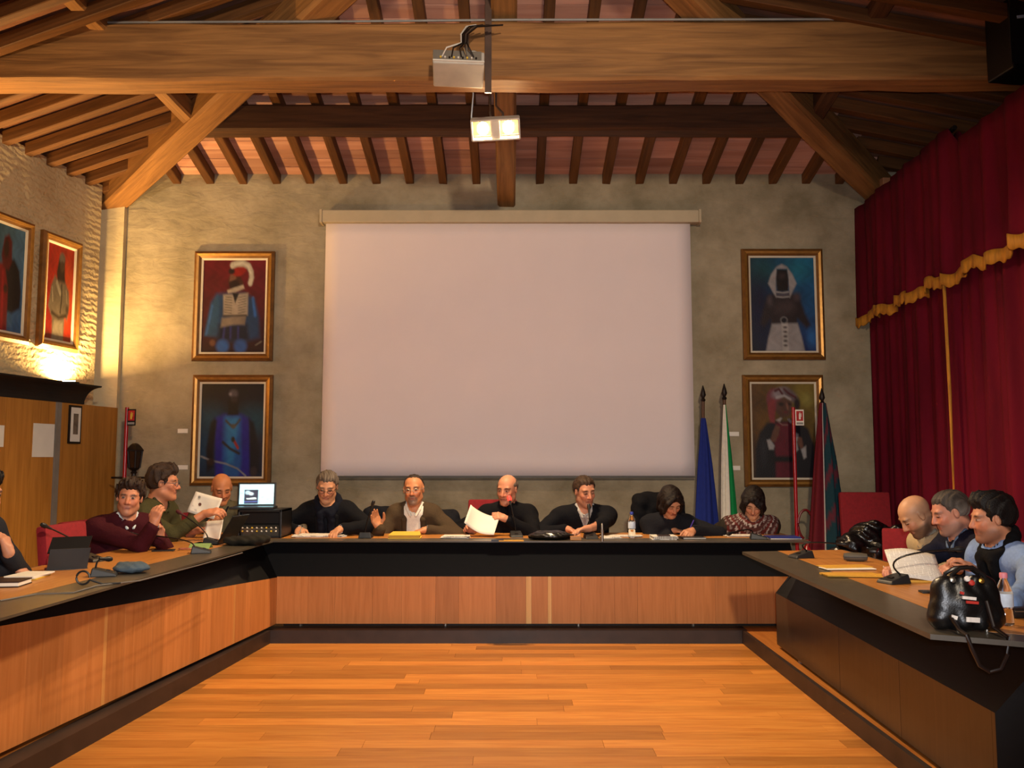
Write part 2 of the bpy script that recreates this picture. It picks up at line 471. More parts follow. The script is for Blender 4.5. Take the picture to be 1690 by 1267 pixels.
# terracotta tiles laid between the rafters of the end slope
xs = sorted(raft_x + [0.0 - 0.04])
tile_me = {}
ang = math.atan(SLB); count = 0
r_ = random.Random(5)
for i in range(len(xs) - 1):
    x0, x1 = xs[i] + 0.04, xs[i + 1] - 0.04
    wdt = round(x1 - x0, 2); xc = (x0 + x1) / 2
    yv = 8.94
    while yv > max(9.0 - (4.1 - abs(xc)), 6.25) and count < 295:
        if wdt not in tile_me:
            me = bpy.data.meshes.new('roof_tile'); q = MB().box((0, 0, 0), (wdt + 0.02, 0.150, 0.02)); me.from_pydata(q.v, [], q.f)
            me.materials.append(wood('terracotta_tile', '#b07a64', '#cc9a84', rough=0.85, axis=0, scale=1.5, perobj=0.28, bump=0.1)); tile_me[wdt] = me
        o = bpy.data.objects.new('roof_tile', tile_me[wdt]); COL.objects.link(o)
        o.location = (xc, yv, zback(yv) + RD + 0.010 + r_.uniform(-0.003, 0.002)); o.rotation_euler = (-ang + r_.uniform(-0.01, 0.01), 0, r_.uniform(-0.01, 0.01)); o.parent = ceil
        count += 1; yv -= 0.152

# timbers
TBY = 6.33
zt0 = atY(845, 128, 6.2)[2]; zt1 = atY(845, 32, 6.2)[2]
tie = long_beam('tie_beam', (-6.2, TBY, (zt0 + zt1) / 2 - 0.03), (4.6, TBY, (zt0 + zt1) / 2), 0.26, zt1 - zt0, M_TIMBER, seg=30, wob=0.008, chamfer=0.022)
props(tie, 'massive hewn timber tie beam spanning the whole hall above the projector', 'beam')
h0 = Vector((-4.40, 9.06, ZE - 0.15)); h1 = Vector((0, 4.78, zback(4.78) - 0.13))
hp = long_beam('hip_beam', h0, h1, 0.26, 0.33, M_TIMBER, seg=12, wob=0.007, chamfer=0.03); props(hp, 'brightly lit orange diagonal timber rising from the corner above the red and white portraits', 'beam')
h0 = Vector((4.12, 9.06, ZE - 0.15)); h1 = Vector((0.05, 4.78, zback(4.78) - 0.13))
hp = long_beam('hip_beam', h0, h1, 0.24, 0.31, M_TIMBER, seg=12, wob=0.007, chamfer=0.03); props(hp, 'shadowed diagonal roof timber descending to the corner beside the red curtain', 'beam')
py = 7.72
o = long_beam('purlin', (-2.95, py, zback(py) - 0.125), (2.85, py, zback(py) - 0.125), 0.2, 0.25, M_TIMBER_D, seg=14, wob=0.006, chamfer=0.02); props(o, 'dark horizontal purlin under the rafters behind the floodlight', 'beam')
def lp(y): return -2.92 - (py - y) * 0.16
o = long_beam('purlin', (lp(7.66), 7.66, zleft(lp(7.66), 7.66) - 0.09), (lp(4.6), 4.6, zleft(lp(4.6), 4.6) + 0.36), 0.15, 0.17, M_TIMBER, seg=14, wob=0.006, chamfer=0.02); props(o, 'short lit purlin meeting the orange diagonal timber at upper left', 'beam')
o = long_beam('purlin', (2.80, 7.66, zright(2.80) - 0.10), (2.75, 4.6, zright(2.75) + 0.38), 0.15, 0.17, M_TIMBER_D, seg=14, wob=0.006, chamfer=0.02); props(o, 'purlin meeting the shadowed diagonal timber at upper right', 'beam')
cz = atY(835, 342, 8.98)[2]
o = long_beam('central_strut', (-0.06, 9.04, cz + 0.15), (-0.06, 4.9, cz + 0.15 + 0.235 * 4.14), 0.195, 0.29, M_TIMBER, seg=10, wob=0.005, chamfer=0.02); props(o, 'central sloping timber whose foot ends on the wall above the projection screen', 'beam')
o = MB().box((-0.180, 6.185, 4.80), (0.050, 0.02, 1.14)).build('iron_strap', mat('rusty_iron', '#4a3428', 0.6, 0.1, var=0.25)); props(o, 'dark vertical iron strap across the tie beam beside the projector', 'strap')

# ================================================================== council tables
def board_wall(parent, A, B, zA0, zA1, zB0, zB1, thick, widths, mats, inward):
    """front made of upright veneer boards between plan points A and B; heights vary linearly"""
    A = np.array(A, float); B = np.array(B, float); L = np.linalg.norm(B - A); d = (B - A) / L
    nrm = np.array(inward, float)
    pos = 0.0; i = 0
    while pos < L - 1e-4:
        wd = min(widths[i % len(widths)], L - pos)
        s0, s1 = pos + 0.0006, pos + wd - 0.0006
        def pt(s, off, top):
            q = A + d * s + nrm * off; f = s / L
            z = (zA1 + (zB1 - zA1) * f) if top else (zA0 + (zB0 - zA0) * f)
            return (q[0], q[1], z)
        c = A + d * (s0 + s1) / 2; zc = (zA0 + zA1) / 2
        jut = (i * 37 % 5) * 0.0003
        P8 = [pt(s0, -jut, 0), pt(s1, -jut, 0), pt(s1, thick, 0), pt(s0, thick, 0), pt(s0, -jut, 1), pt(s1, -jut, 1), pt(s1, thick, 1), pt(s0, thick, 1)]
        mb = MB().hexa(P8)
        o = mb.build('board', mats[i % len(mats)] if callable(getattr(mats, '__getitem__', None)) else mats, None, off=(c[0], c[1], zc))
        o.location = (c[0], c[1], zc); o.parent = parent
        pos += wd; i += 1

def poly_inset(front_a, front_b, back_b, back_a, w_):
    fa, fb, bb, ba = [np.array(p, float) for p in (front_a, front_b, back_b, back_a)]
    ua = (ba - fa) / np.linalg.norm(ba - fa); ub = (bb - fb) / np.linalg.norm(bb - fb)
    return [fa + ua * w_, fb + ub * w_, bb - ub * 0.02, ba - ua * 0.02]

V3 = [M_VENEER]
# --- back table
tb = thing('council_table', 'long council table across the back with two pale stripes in its wooden front', 'table')
fa, fb, bb, ba = (-1.93, 6.95), (2.40, 6.90), (2.40, 7.72), (-2.81, 7.72)
MB().prism([fa, fb, bb, ba], ZT - 0.012, ZT).build('tabletop', M_TOPBLACK, tb)
pi = poly_inset(fa, fb, bb, ba, 0.30)
MB().prism([tuple(p) for p in pi], ZT - 0.001, ZT + 0.001).build('wood_inlay', M_INLAY_X, tb)
sl = MB().hexa([(-1.96, 7.12, 0.505), (2.36, 7.12, 0.505), (2.36, 7.14, 0.505), (-1.96, 7.14, 0.505), (-2.17, 7.31, 0.807), (2.36, 7.31, 0.807), (2.36, 7.33, 0.807), (-2.17, 7.33, 0.807)])
sl.build('slanted_panel', M_BLACK, tb)
fp = MB().box((0.2, 7.165, 0.31), (4.3, 0.02, 0.37)).build('front_panel', M_BLACK, tb)
X0, X1 = -1.94, 2.36
widths = [0.26, 0.22, 0.31, 0.24, 0.28, 0.19, 0.31, 0.33]
mats_b = []
ws = []; pos = X0
stripes = [((868 - 845) / 1400 * 7.02, (877 - 845) / 1400 * 7.02), ((904 - 845) / 1400 * 7.02, (910 - 845) / 1400 * 7.02)]
i = 0
cuts = [stripes[0][0], stripes[0][1], stripes[1][0], stripes[1][1], X1]
for ci, c in enumerate(cuts):
    while pos < c - 1e-4:
        wd = widths[i % 8] if ci in (0, 4) else c - pos
        if c - pos - wd < 0.06: wd = c - pos
        ws.append(wd); mats_b.append(M_VENEER_L if ci in (1, 3) else M_VENEER); pos += wd; i += 1
board_wall(fp, (X0, 7.12), (X1, 7.12), 0.130, 0.512, 0.130, 0.512, 0.03, ws, mats_b, (0, 1))
for xx in (-1.75, -0.55, 0.55, 1.5):
    MB().lathe([(0.018, PLAT), (0.018, 0.13)], (xx, 7.18, 0), 10).build('foot', M_METAL, tb)
MB().box((0.2, 7.21, 0.115), (4.2, 0.02, 0.03)).build('plinth', M_BLACK, tb)
for xx in (-1.6, 0.0, 1.6, 2.3):
    MB().box((xx, 7.50, 0.454), (0.05, 0.28, 0.706)).build('leg', M_BLACK, tb)

# --- left table
tb = thing('council_table', 'council table along the left side with a bright striped oak front', 'table')
fa, fb, bb, ba = (-1.93, 6.95), (-2.21, 2.2), (-3.09, 2.2), (-2.81, 7.72)
MB().prism([fa, fb, bb, ba][::-1], ZT - 0.012, ZT).build('tabletop', M_TOPBLACK, tb)
pi = poly_inset(fa, fb, bb, ba, 0.30)
MB().prism([tuple(p) for p in pi][::-1], ZT - 0.001, ZT + 0.001).build('wood_inlay', M_INLAY, tb)
def lpan(y): return -1.940 - (7.12 - y) * 0.1356
def ltop(y): return 0.505 + (7.12 - y) * 0.066
fp = MB().hexa([(lpan(7.0) - 0.05, 7.0, 0.13), (lpan(7.0) - 0.03, 7.0, 0.13), (lpan(2.6) - 0.03, 2.6, 0.13), (lpan(2.6) - 0.05, 2.6, 0.13),
                (lpan(7.0) - 0.05, 7.0, 0.49), (lpan(7.0) - 0.03, 7.0, 0.49), (lpan(2.6) - 0.03, 2.6, 0.78), (lpan(2.6) - 0.05, 2.6, 0.78)]).build('front_panel', M_BLACK, tb)
lw_ = [0.16, 0.13, 0.19, 0.10, 0.17, 0.030, 0.14, 0.20, 0.15, 0.12, 0.18]
M_VENEER_M = wood('light_veneer_streak', '#c08446', '#cc9454', rough=0.45, axis=2, scale=4.0, perobj=0.05, bump=0.03)
lm_ = [M_VENEER, M_VENEER, M_VENEER, M_VENEER, M_VENEER, M_VENEER_M, M_VENEER, M_VENEER, M_VENEER, M_VENEER, M_VENEER]
board_wall(fp, (lpan(7.12), 7.12), (lpan(2.6), 2.6), 0.130, 0.505, 0.130, ltop(2.6), 0.03, lw_, lm_, (-1, 0))
sl = MB().hexa([(lpan(7.12) - 0.02, 7.12, 0.495), (lpan(7.12), 7.12, 0.505), (lpan(2.6), 2.6, ltop(2.6) - 0.005), (lpan(2.6) - 0.02, 2.6, ltop(2.6) - 0.01),
                (lpan(7.12) - 0.22, 7.29, 0.807), (lpan(7.12) - 0.2, 7.29, 0.807), (lpan(2.6) - 0.01, 2.6, 0.807), (lpan(2.6) - 0.03, 2.6, 0.807)])
sl.build('slanted_panel', M_BLACK, tb)
for yy in (6.6, 5.2, 3.8, 2.7):
    MB().box((lpan(yy) - 0.35, yy, 0.454), (0.30, 0.05, 0.706)).build('leg', M_BLACK, tb)

# --- right table
tb = thing('council_table', 'shorter council table on the right with a dark front and handbag on its end', 'table')
fa, fb, bb, ba = (1.582, 3.28), (1.645, 6.143), (2.42, 6.26), (2.42, 2.86)
MB().prism([fa, ba, bb, fb], ZT - 0.020, ZT).build('tabletop', M_TOPBLACK, tb)
pi = poly_inset(fa, fb, bb, ba, 0.27)
pi[0][1] += 0.16; pi[3][1] += 0.16
MB().prism([tuple(pi[0]), tuple(pi[3]), tuple(pi[2]), tuple(pi[1])], ZT - 0.001, ZT + 0.001).build('wood_inlay', M_INLAY, tb)
fp = MB().box((2.0, 4.88, 0.31), (0.04, 2.86, 0.36)).build('front_panel', M_BLACK, tb)
board_wall(fp, (1.945, 6.37), (1.88, 3.40), 0.125, 0.495, 0.125, 0.495, 0.03, [0.42, 0.36, 0.5, 0.4], [M_VENEER_D], (1, 0))
sl = MB().hexa([(1.945, 6.37, 0.495), (1.88, 3.40, 0.495), (1.90, 3.40, 0.495), (1.965, 6.37, 0.495), (2.15, 6.13, 0.80), (2.12, 3.40, 0.80), (2.14, 3.40, 0.80), (2.17, 6.13, 0.80)])
sl.build('slanted_panel', M_BLACK, tb)
def end_panel(p, q, xs_, dy):
    """five-sided end following the kinked section: p outer plan point, q inner plan point, xs_ x at the desk underside"""
    f = (xs_ - p[0]) / (q[0] - p[0]); ys_ = p[1] + (q[1] - p[1]) * f
    o_ = [(p[0], p[1], .13), (q[0], q[1], .13), (q[0], q[1], .80), (xs_, ys_, .80), (p[0], p[1], .495)]
    MB().add(o_ + [(x, y + dy, z) for x, y, z in o_], [(0, 1, 2, 3, 4), (9, 8, 7, 6, 5), (0, 4, 9, 5), (4, 3, 8, 9), (3, 2, 7, 8), (2, 1, 6, 7), (1, 0, 5, 6)]).build('end_panel', M_BLACK, tb)
end_panel((1.88, 3.40), (2.42, 3.25), 2.12, 0.03)
end_panel((1.945, 6.37), (2.42, 6.13), 2.15, -0.03)
for yy in (3.9, 4.9, 5.9):
    MB().lathe([(0.02, PLAT), (0.02, 0.13)], (1.96, yy, 0), 10).build('foot', M_METAL, tb)
for yy in (3.7, 5.7):
    MB().box((2.25, yy, 0.445), (0.30, 0.05, 0.69)).build('leg', M_BLACK, tb)

# ================================================================== left wall: boarded lower part, ledge, notices
A = np.array([-4.14, 8.90]); B = np.array([-4.14 - 0.157 * 1.46, 7.44]); dpan = (B - A) / np.linalg.norm(B - A); npan = np.array([-dpan[1], dpan[0]]);
if npan[0] < 0: npan = -npan          # into the room
ZPAN = atY(190, 673, 8.9)[2]
def panpt(s, off=0.0):
    q = A + dpan * s + npan * off; return q
pn = thing('wood_panelling', 'tall oiled wooden boards lining the lower left wall under the dark ledge', 'panelling', (A[0], A[1], PLAT))
i = 0; s = 0.0
wl = [0.46, 0.42, 0.07, 0.30, 0.32, 0.30, 0.28, 0.34, 0.30, 0.32]
while s < 5.0:
    wd = wl[i] if i < len(wl) else 0.31
    strip = (i == 2)
    q0 = panpt(s + 0.002, 0.012 if strip else 0); q1 = panpt(s + wd - 0.002, 0.012 if strip else 0); r0 = panpt(s + 0.002, -0.04); r1 = panpt(s + wd - 0.002, -0.04)
    mb = MB().prism([tuple(q0), tuple(q1), tuple(r1), tuple(r0)], PLAT + 0.001, ZPAN)
    o = mb.build('cover_strip' if strip else 'board', mat('grey_cover_strip', '#8c847a', 0.45, 0.2) if strip else M_PANELWOOD, None, off=(A[0], A[1], PLAT)); o.parent = pn
    s += wd; i += 1
# ledge with a coved underside
led = MB(); prof = []
for k in range(9):
    a = k / 8 * math.pi / 2
    prof.append((0.18 * (1 - math.cos(a)), ZPAN + 0.002 + 0.165 * math.sin(a)))
prof += [(0.185, ZPAN + 0.18), (-0.16, ZPAN + 0.18), (-0.16, ZPAN + 0.002)]
n = len(prof); vs_ = []
for s in (0.545, 6.0):
    for off, z in prof:
        q = panpt(s, off); vs_.append((q[0], q[1], z))
led.add(vs_, [tuple(range(n - 1, -1, -1)), tuple(range(n, 2 * n))] + [(k, (k + 1) % n, n + (k + 1) % n, n + k) for k in range(n)])
o = led.build('wall_ledge', mat('black_ledge', '#17120f', 0.6)); props(o, 'dark curved ledge hiding the uplights above the wood panelling', 'ledge')

def uplight(s, energy, label):
    q = panpt(s, -0.05); loc = (q[0], q[1], ZPAN + 0.182)
    t_ = thing('uplight', label, 'lamp', loc)
    MB().box((0, 0, 0.015), (0.16, 0.10, 0.03), Rz(-0.23)).build('housing', M_DARKMETAL, t_)
    MB().box((0, 0, 0.034), (0.12, 0.03, 0.012), Rz(-0.23)).build('tube', M_BULB, t_)
    l = lamp('uplight_glow', 'AREA', (0, 0, 0.05), energy, (1.0, 0.62, 0.22), shape='RECTANGLE', size=0.14, size_y=0.07, spread=math.radians(168))
    l.rotation_euler = (math.pi, -0.10, 0); l.parent = t_
uplight(0.72, 40, 'glowing halogen uplight on the ledge under the portrait with the orange ground')
uplight(2.9, 46, 'halogen uplight further along the ledge under the red cloaked portrait')

def wall_sheet(name, label, cat, px, material, thick=0.003, off=0.002, parent=None):
    """flat thing on the panelling, placed by its photo corners x0,x1 along the wall and heights"""
    (x0, x1, ytop, ybot) = px
    def s_of(x):
        u = (x - 845) / FPX
        # A + d s  has X/Yeff = u with pitch ignored along depth (height near horizon)
        return (u * A[1] - A[0]) / (dpan[0] - u * dpan[1])
    s0, s1 = s_of(x1), s_of(x0)
    q0, q1 = panpt(s0), panpt(s1)
    z1 = atY((x0 + x1) / 2, ytop, (q0[1] + q1[1]) / 2)[2]; z0 = atY((x0 + x1) / 2, ybot, (q0[1] + q1[1]) / 2)[2]
    p = [panpt(s0, off), panpt(s1, off), panpt(s1, off + thick), panpt(s0, off + thick)]
    return MB().prism([tuple(v) for v in p], z0, z1), (s0, s1, z0, z1)
mb, _ = wall_sheet('', '', '', (55, 90, 699, 754), None); o = mb.build('paper_notice', M_WHITE); props(o, 'white paper notice with a shiny edge taped on the boards beside the metal strip', 'notice')
mb, _ = wall_sheet('', '', '', (-28, 7, 701, 737), None); o = mb.build('paper_notice', M_WHITE); props(o, 'white paper notice cut off by the left edge of the photo', 'notice')
mb, (s0, s1, z0, z1) = wall_sheet('', '', '', (112, 132, 669, 732), None, thick=0.018)
fr = thing('small_picture', 'small dark framed print with white mount on the wooden boards', 'picture', (*panpt(s0), z0))
def sub(s0, s1, z0, z1, off, thick, nm, m):
    p = [panpt(s0, off), panpt(s1, off), panpt(s1, off + thick), panpt(s0, off + thick)]
    o = MB().prism([tuple(v) for v in p], z0, z1).build(nm, m, fr, off=fr.location); return o
w_ = s1 - s0
sub(s0, s1, z0, z1, 0.002, 0.016, 'frame', M_DARKMETAL)
sub(s0 + w_ * .1, s1 - w_ * .1, z0 + .02, z1 - .02, 0.018, 0.002, 'mount', M_WHITE)
sub(s0 + w_ * .3, s1 - w_ * .3, z0 + .09, z1 - .08, 0.020, 0.001, 'print', mat('brown_print', '#6b5c4e', 0.7, var=0.4, scale=14))

# ================================================================== painting helper (flat print on canvas)
def smooth_mask(d, soft): return np.clip(0.5 - d / (2 * soft), 0, 1)
def sd_poly(P, poly):
    poly = np.array(poly, float); n = len(poly)
    d = np.full(P.shape[0], 1e9); s = np.ones(P.shape[0])
    for i in range(n):
        a = poly[i]; b = poly[i - 1]; e = b - a; w = P - a
        q = w - e * np.clip((w @ e) / (e @ e), 0, 1)[:, None]
        d = np.minimum(d, (q ** 2).sum(1))
        c1 = P[:, 1] >= a[1]; c2 = P[:, 1] < b[1]; c3 = e[0] * w[:, 1] > e[1] * w[:, 0]
        flip = (c1 & c2 & c3) | (~c1 & ~c2 & ~c3)
        s = np.where(flip, -s, s)
    return s * np.sqrt(d)
def paint(P, bg, shapes):
    """P: n x 2 points (0..1 across, 0..1 down). shapes: ellipses / polygons / strokes in order"""
    c = np.zeros((len(P), 3))
    (c00, c10, c01, c11) = [np.array(lin(b)) for b in bg]
    u, v = P[:, :1], P[:, 1:]
    c = c00 * (1-u) * (1-v) + c10 * u * (1-v) + c01 * (1-u) * v + c11 * u * v
    nzz = (np.sin(u * 17 + v * 9) + np.sin(u * 7 - v * 23 + 2) + np.sin(u * 41 + 3 * np.sin(v * 31))) / 3
    c = c * (1 + 0.25 * nzz)
    for sh in shapes:
        k, col, soft = sh[0], np.array(lin(sh[1])), sh[2]
        if k == 'e':
            cx, cy, rx, ry = sh[3:7]; rot = sh[7] if len(sh) > 7 else 0
            x = P[:, 0] - cx; y = (P[:, 1] - cy)
            xr = x * math.cos(rot) + y * math.sin(rot); yr = -x * math.sin(rot) + y * math.cos(rot)
            d = (np.sqrt((xr / rx) ** 2 + (yr / ry) ** 2) - 1) * min(rx, ry)
        elif k == 'p': d = sd_poly(P, sh[3])
        else:
            pts = np.array(sh[3], float); r = sh[4]; d = np.full(len(P), 1e9)
            for a, b in zip(pts[:-1], pts[1:]):
                e = b - a; w = P - a; t = np.clip((w @ e) / (e @ e + 1e-9), 0, 1)
                d = np.minimum(d, np.sqrt(((w - e * t[:, None]) ** 2).sum(1)) - r)
        m = smooth_mask(d, soft)[:, None]
        tone = col * (1 + 0.18 * nzz)
        c = c * (1 - m) + tone * m
    return np.clip(c, 0, 1)

M_PAINT = painted_mat('oil_paint', rough=0.45, bump=0.15, bscale=90)
def canvas_mesh(name, w, h, bg, shapes, nx=70, ny=100, tone=1.0):
    us, vs2 = np.meshgrid(np.linspace(0, 1, nx), np.linspace(0, 1, ny))
    P = np.stack([us.ravel(), vs2.ravel()], 1)
    colr = paint(P, bg, shapes) * tone
    V = np.stack([(P[:, 0] - 0.5) * w, np.zeros(len(P)), (0.5 - P[:, 1]) * h], 1)
    idx = np.arange(nx * ny).reshape(ny, nx)
    F = np.stack([idx[:-1, :-1].ravel(), idx[1:, :-1].ravel(), idx[1:, 1:].ravel(), idx[:-1, 1:].ravel()], 1)
    return raw_mesh(name, V, F, colr)

def framed(label, centre, w, h, rotz, bg, shapes, tilt=0.03):
    """portrait: local -y faces the room"""
    t_ = thing('framed_portrait', label, 'painting', (centre[0], centre[1], centre[2] - h / 2), rotz, 'portraits in gilt frames')
    fw = 0.095
    def bars(nm, o_, i_, y0, y1, ys, m):
        """mitred ring: outer inset o_, inner inset i_, face slopes from depth y0 (outer) to y1 (inner)"""
        ow, oh, iw, ih = w / 2 - o_, h / 2 - o_, w / 2 - i_, h / 2 - i_
        oc = [(-ow, -oh), (ow, -oh), (ow, oh), (-ow, oh)]; ic = [(-iw, -ih), (iw, -ih), (iw, ih), (-iw, ih)]
        par = None
        mb = MB()
        for a in range(4):
            b = (a + 1) % 4
            mb.hexa([(oc[a][0], ys, oc[a][1] + h/2), (oc[b][0], ys, oc[b][1] + h/2), (ic[b][0], ys, ic[b][1] + h/2), (ic[a][0], ys, ic[a][1] + h/2),
                     (oc[a][0], y0, oc[a][1] + h/2), (oc[b][0], y0, oc[b][1] + h/2), (ic[b][0], y1, ic[b][1] + h/2), (ic[a][0], y1, ic[a][1] + h/2)])
        return mb.build(nm, m, t_)
    bars('outer_moulding', 0.0, 0.028, -0.035, -0.055, 0.0, M_GOLD_D)
    bars('frame', 0.028, 0.052, -0.058, -0.050, 0.0, M_GOLD)
    bars('inner_moulding', 0.052, 0.075, -0.046, -0.030, 0.0, M_GOLD_D)
    bars('linen_slip', 0.075, fw, -0.032, -0.024, 0.0, M_LINEN)
    me = canvas_mesh('canvas', w - 2 * fw + 0.01, h - 2 * fw + 0.01, bg, shapes, tone=0.72)
    o = link_mesh('canvas', me, M_PAINT, t_); o.location = (0, -0.018, h / 2)
    return t_

def wall_frame(px):
    x0, x1, y0, y1 = px
    a = atY(x0, y0, WY); b = atY(x1, y1, WY); c1 = atY(x1, y0, WY); c2 = atY(x0, y1, WY)
    cx = (a[0] + b[0] + c1[0] + c2[0]) / 4
    return (cx, WY - 0.004, (a[2] + b[2]) / 2), abs((c1[0] - a[0] + b[0] - c2[0]) / 2), a[2] - b[2]

# 1 plumed man in slashed doublet
c, w, h = wall_frame((321, 453, 416, 596))
framed('gilt framed portrait of a man with a white plumed hat on a dark red ground', c, w, h, 0,
  ('#5a0c18', '#6a0a1c', '#2a0a14', '#240812'),
  [('p', '#1a3a66', .03, [(.06,.80),(.14,.46),(.22,.37),(.36,.36),(.66,.36),(.82,.42),(.90,.62),(.92,.84),(.60,.9)]),
   ('p', '#20466e', .02, [(.05,.82),(.14,.48),(.24,.38),(.28,.5),(.24,.82)]),
   ('s', '#2c5ca0', .012, [(.16,.5),(.12,.66),(.08,.8)], .012), ('s', '#2b5fae', .012, [(.80,.42),(.82,.52),(.84,.6)], .02),
   ('p', '#0f1430', .03, [(.28,.70),(.72,.70),(.76,.87),(.26,.87)]),
   ('s', '#2a2f78', .012, [(.36,.73),(.35,.84)], .014), ('s', '#2a2f78', .012, [(.46,.73),(.46,.84)], .014), ('s', '#2a2f78', .012, [(.58,.73),(.58,.84)], .014),
   ('e', '#2b5aa6', .02, .34,.93,.10,.07), ('e', '#2b57a4', .02, .62,.93,.10,.07),
   ('p', '#9a8f86', .015, [(.33,.38),(.72,.36),(.72,.60),(.54,.61),(.34,.60)]),
   ('p', '#7d7068', .015, [(.32,.63),(.52,.61),(.70,.60),(.68,.70),(.50,.70),(.30,.73)]),
   ] + [('s', '#544a48', .006, [(.36,.40+.028*i),(.47,.41+.028*i)], .004) for i in range(7)] + [('s', '#544a48', .006, [(.57,.41+.028*i),(.69,.39+.028*i)], .004) for i in range(7)] +
  [('p', '#15131c', .008, [(.47,.36),(.58,.36),(.52,.47)]),
   ('s', '#2c1c12', .01, [(.34,.605),(.70,.60)], .008),
   ('p', '#3a2018', .015, [(.42,.18),(.56,.16),(.64,.24),(.62,.32),(.44,.31),(.40,.25)]),
   ('p', '#6d4a3c', .01, [(.43,.16),(.50,.14),(.53,.2),(.47,.24),(.42,.23)]),
   ('e', '#241412', .01, .50,.27,.08,.05),
   ('e', '#8e1a14', .012, .57,.12,.11,.055,-.2), ('e', '#1c1014', .01, .45,.125,.05,.03),
   ('s', '#b8b2a6', .012, [(.46,.06),(.54,.04),(.64,.04),(.72,.07),(.76,.13),(.77,.19),(.75,.25)], .034),
   ('s', '#d0cabd', .008, [(.50,.05),(.62,.035),(.71,.07),(.75,.14)], .012),
   ('p', '#a89c90', .01, [(.39,.33),(.50,.30),(.64,.27),(.66,.31),(.52,.35),(.40,.36)]),
   ('e', '#6a4434', .012, .18,.895,.045,.035), ('s', '#8a8576', .006, [(.86,.92),(.95,.88)], .006)])
# 2 man in blue robe
c, w, h = wall_frame((318, 450, 619, 801))
framed('gilt framed portrait of a dark figure in a blue robe with a curved sabre', c, w, h, 0,
  ('#14060e', '#16080e', '#10243c', '#141c3c'),
  [('e', '#12405c', .12, .14,.40,.22,.14), ('e', '#12485c', .12, .82,.40,.2,.12), ('e', '#123c5c', .1, .08,.7,.14,.2),
   ('p', '#241c8c', .025, [(.22,.38),(.36,.33),(.64,.33),(.78,.38),(.80,.96),(.80,1),(.26,1),(.24,.7)]),
   ('p', '#1c58a0', .03, [(.36,.36),(.64,.36),(.66,.86),(.62,1),(.40,1),(.36,.8)]),
   ('p', '#2a78b4', .03, [(.40,.36),(.60,.36),(.54,.86),(.44,.86)]),
   ('p', '#100c14', .02, [(.22,.37),(.26,.4),(.22,.7),(.22,.9),(.12,.96),(.10,.7),(.16,.42)]),
   ('p', '#120c14', .02, [(.76,.37),(.84,.42),(.94,.68),(.96,.96),(.80,.96),(.78,.6)]),
   ('e', '#120a0c', .015, .51,.20,.085,.125), ('p', '#120a0c', .012, [(.44,.26),(.58,.26),(.60,.34),(.42,.34)]),
   ('e', '#544c58', .015, .51,.11,.07,.045), ('e', '#8a8290', .01, .46,.115,.02,.015), ('e', '#302428', .012, .52,.17,.05,.03), ('e', '#241618', .01,.54,.2,.03,.012),
   ('s', '#4c4438', .008, [(.40,.40),(.46,.44),(.52,.47),(.58,.43),(.62,.39)], .014), ('e', '#5c5444', .01, .52,.46,.04,.025),
   ('s', '#2a2018', .01, [(.36,.63),(.48,.70),(.62,.75)], .016), ('s', '#a02a1c', .008, [(.54,.62),(.60,.69)], .018), ('e', '#2e2018', .008, .52,.60,.03,.03),
   ('s', '#8a8a90', .006, [(.02,.78),(.18,.825),(.42,.86),(.60,.91),(.74,.99)], .009), ('e', '#30201c', .01, .18,.84,.06,.035),
   ('e', '#3a2c2c', .012, .86,.94,.05,.05)])
# 3 figure with white headcloth
c, w, h = wall_frame((1224, 1358, 412, 594))
framed('gilt framed portrait of a dark figure with white headcloth and white skirt on blue', c, w, h, 0,
  ('#123040', '#1c6c9c', '#0c1024', '#182c6c'),
  [('e', '#1f7a94', .10, .76,.12,.16,.10), ('e', '#145058', .1, .2,.14,.16,.1), ('e', '#0e1238', .12, .14,.55,.2,.3), ('e', '#2a6ab0', .05, .94,.85,.07,.1),
   ('p', '#2c2024', .025, [(.26,.42),(.40,.37),(.62,.37),(.76,.42),(.84,.60),(.92,.72),(.86,.76),(.72,.66),(.72,.72),(.30,.72),(.30,.66),(.20,.74),(.14,.70),(.20,.54)]),
   ('e', '#47383a', .05, .46,.54,.10,.06), ('e', '#47383a', .05, .60,.53,.08,.06), ('e', '#54464a', .03, .72,.42,.05,.04),('e', '#54464a', .03, .30,.47,.04,.05),
   ('p', '#a29c9c', .015, [(.32,.71),(.72,.70),(.78,.86),(.82,1.0),(.22,1.0),(.26,.86)]),
   ('p', '#b8b2ae', .01, [(.47,.70),(.57,.70),(.575,1),(.475,1)]),
   ('p', '#a8a2a2', .012, [(.42,.10),(.50,.07),(.58,.10),(.66,.18),(.72,.28),(.66,.36),(.61,.43),(.60,.30),(.58,.12),(.42,.12),(.40,.30),(.40,.43),(.34,.36),(.28,.28),(.33,.18)]),
   ('p', '#1c1214', .01, [(.42,.13),(.58,.13),(.60,.24),(.585,.36),(.42,.36),(.405,.24)]),
   ('e', '#3a2a2c', .02, .50,.20,.05,.03), ('s', '#a8a4a4', .006, [(.41,.37),(.50,.378),(.59,.37)], .008), ('s', '#5c5868', .006, [(.41,.395),(.5,.40),(.59,.395)], .008), ('s', '#a09c9c', .006, [(.41,.42),(.5,.426),(.59,.42)], .008),
   ('e', '#8a8686', .008, .51,.67,.055,.038), ('e', '#1a161e', .006, .51,.67,.042,.028)] +
  [('e', '#5c5050', .006, .525,.745+.048*i,.03,.012) for i in range(5)])
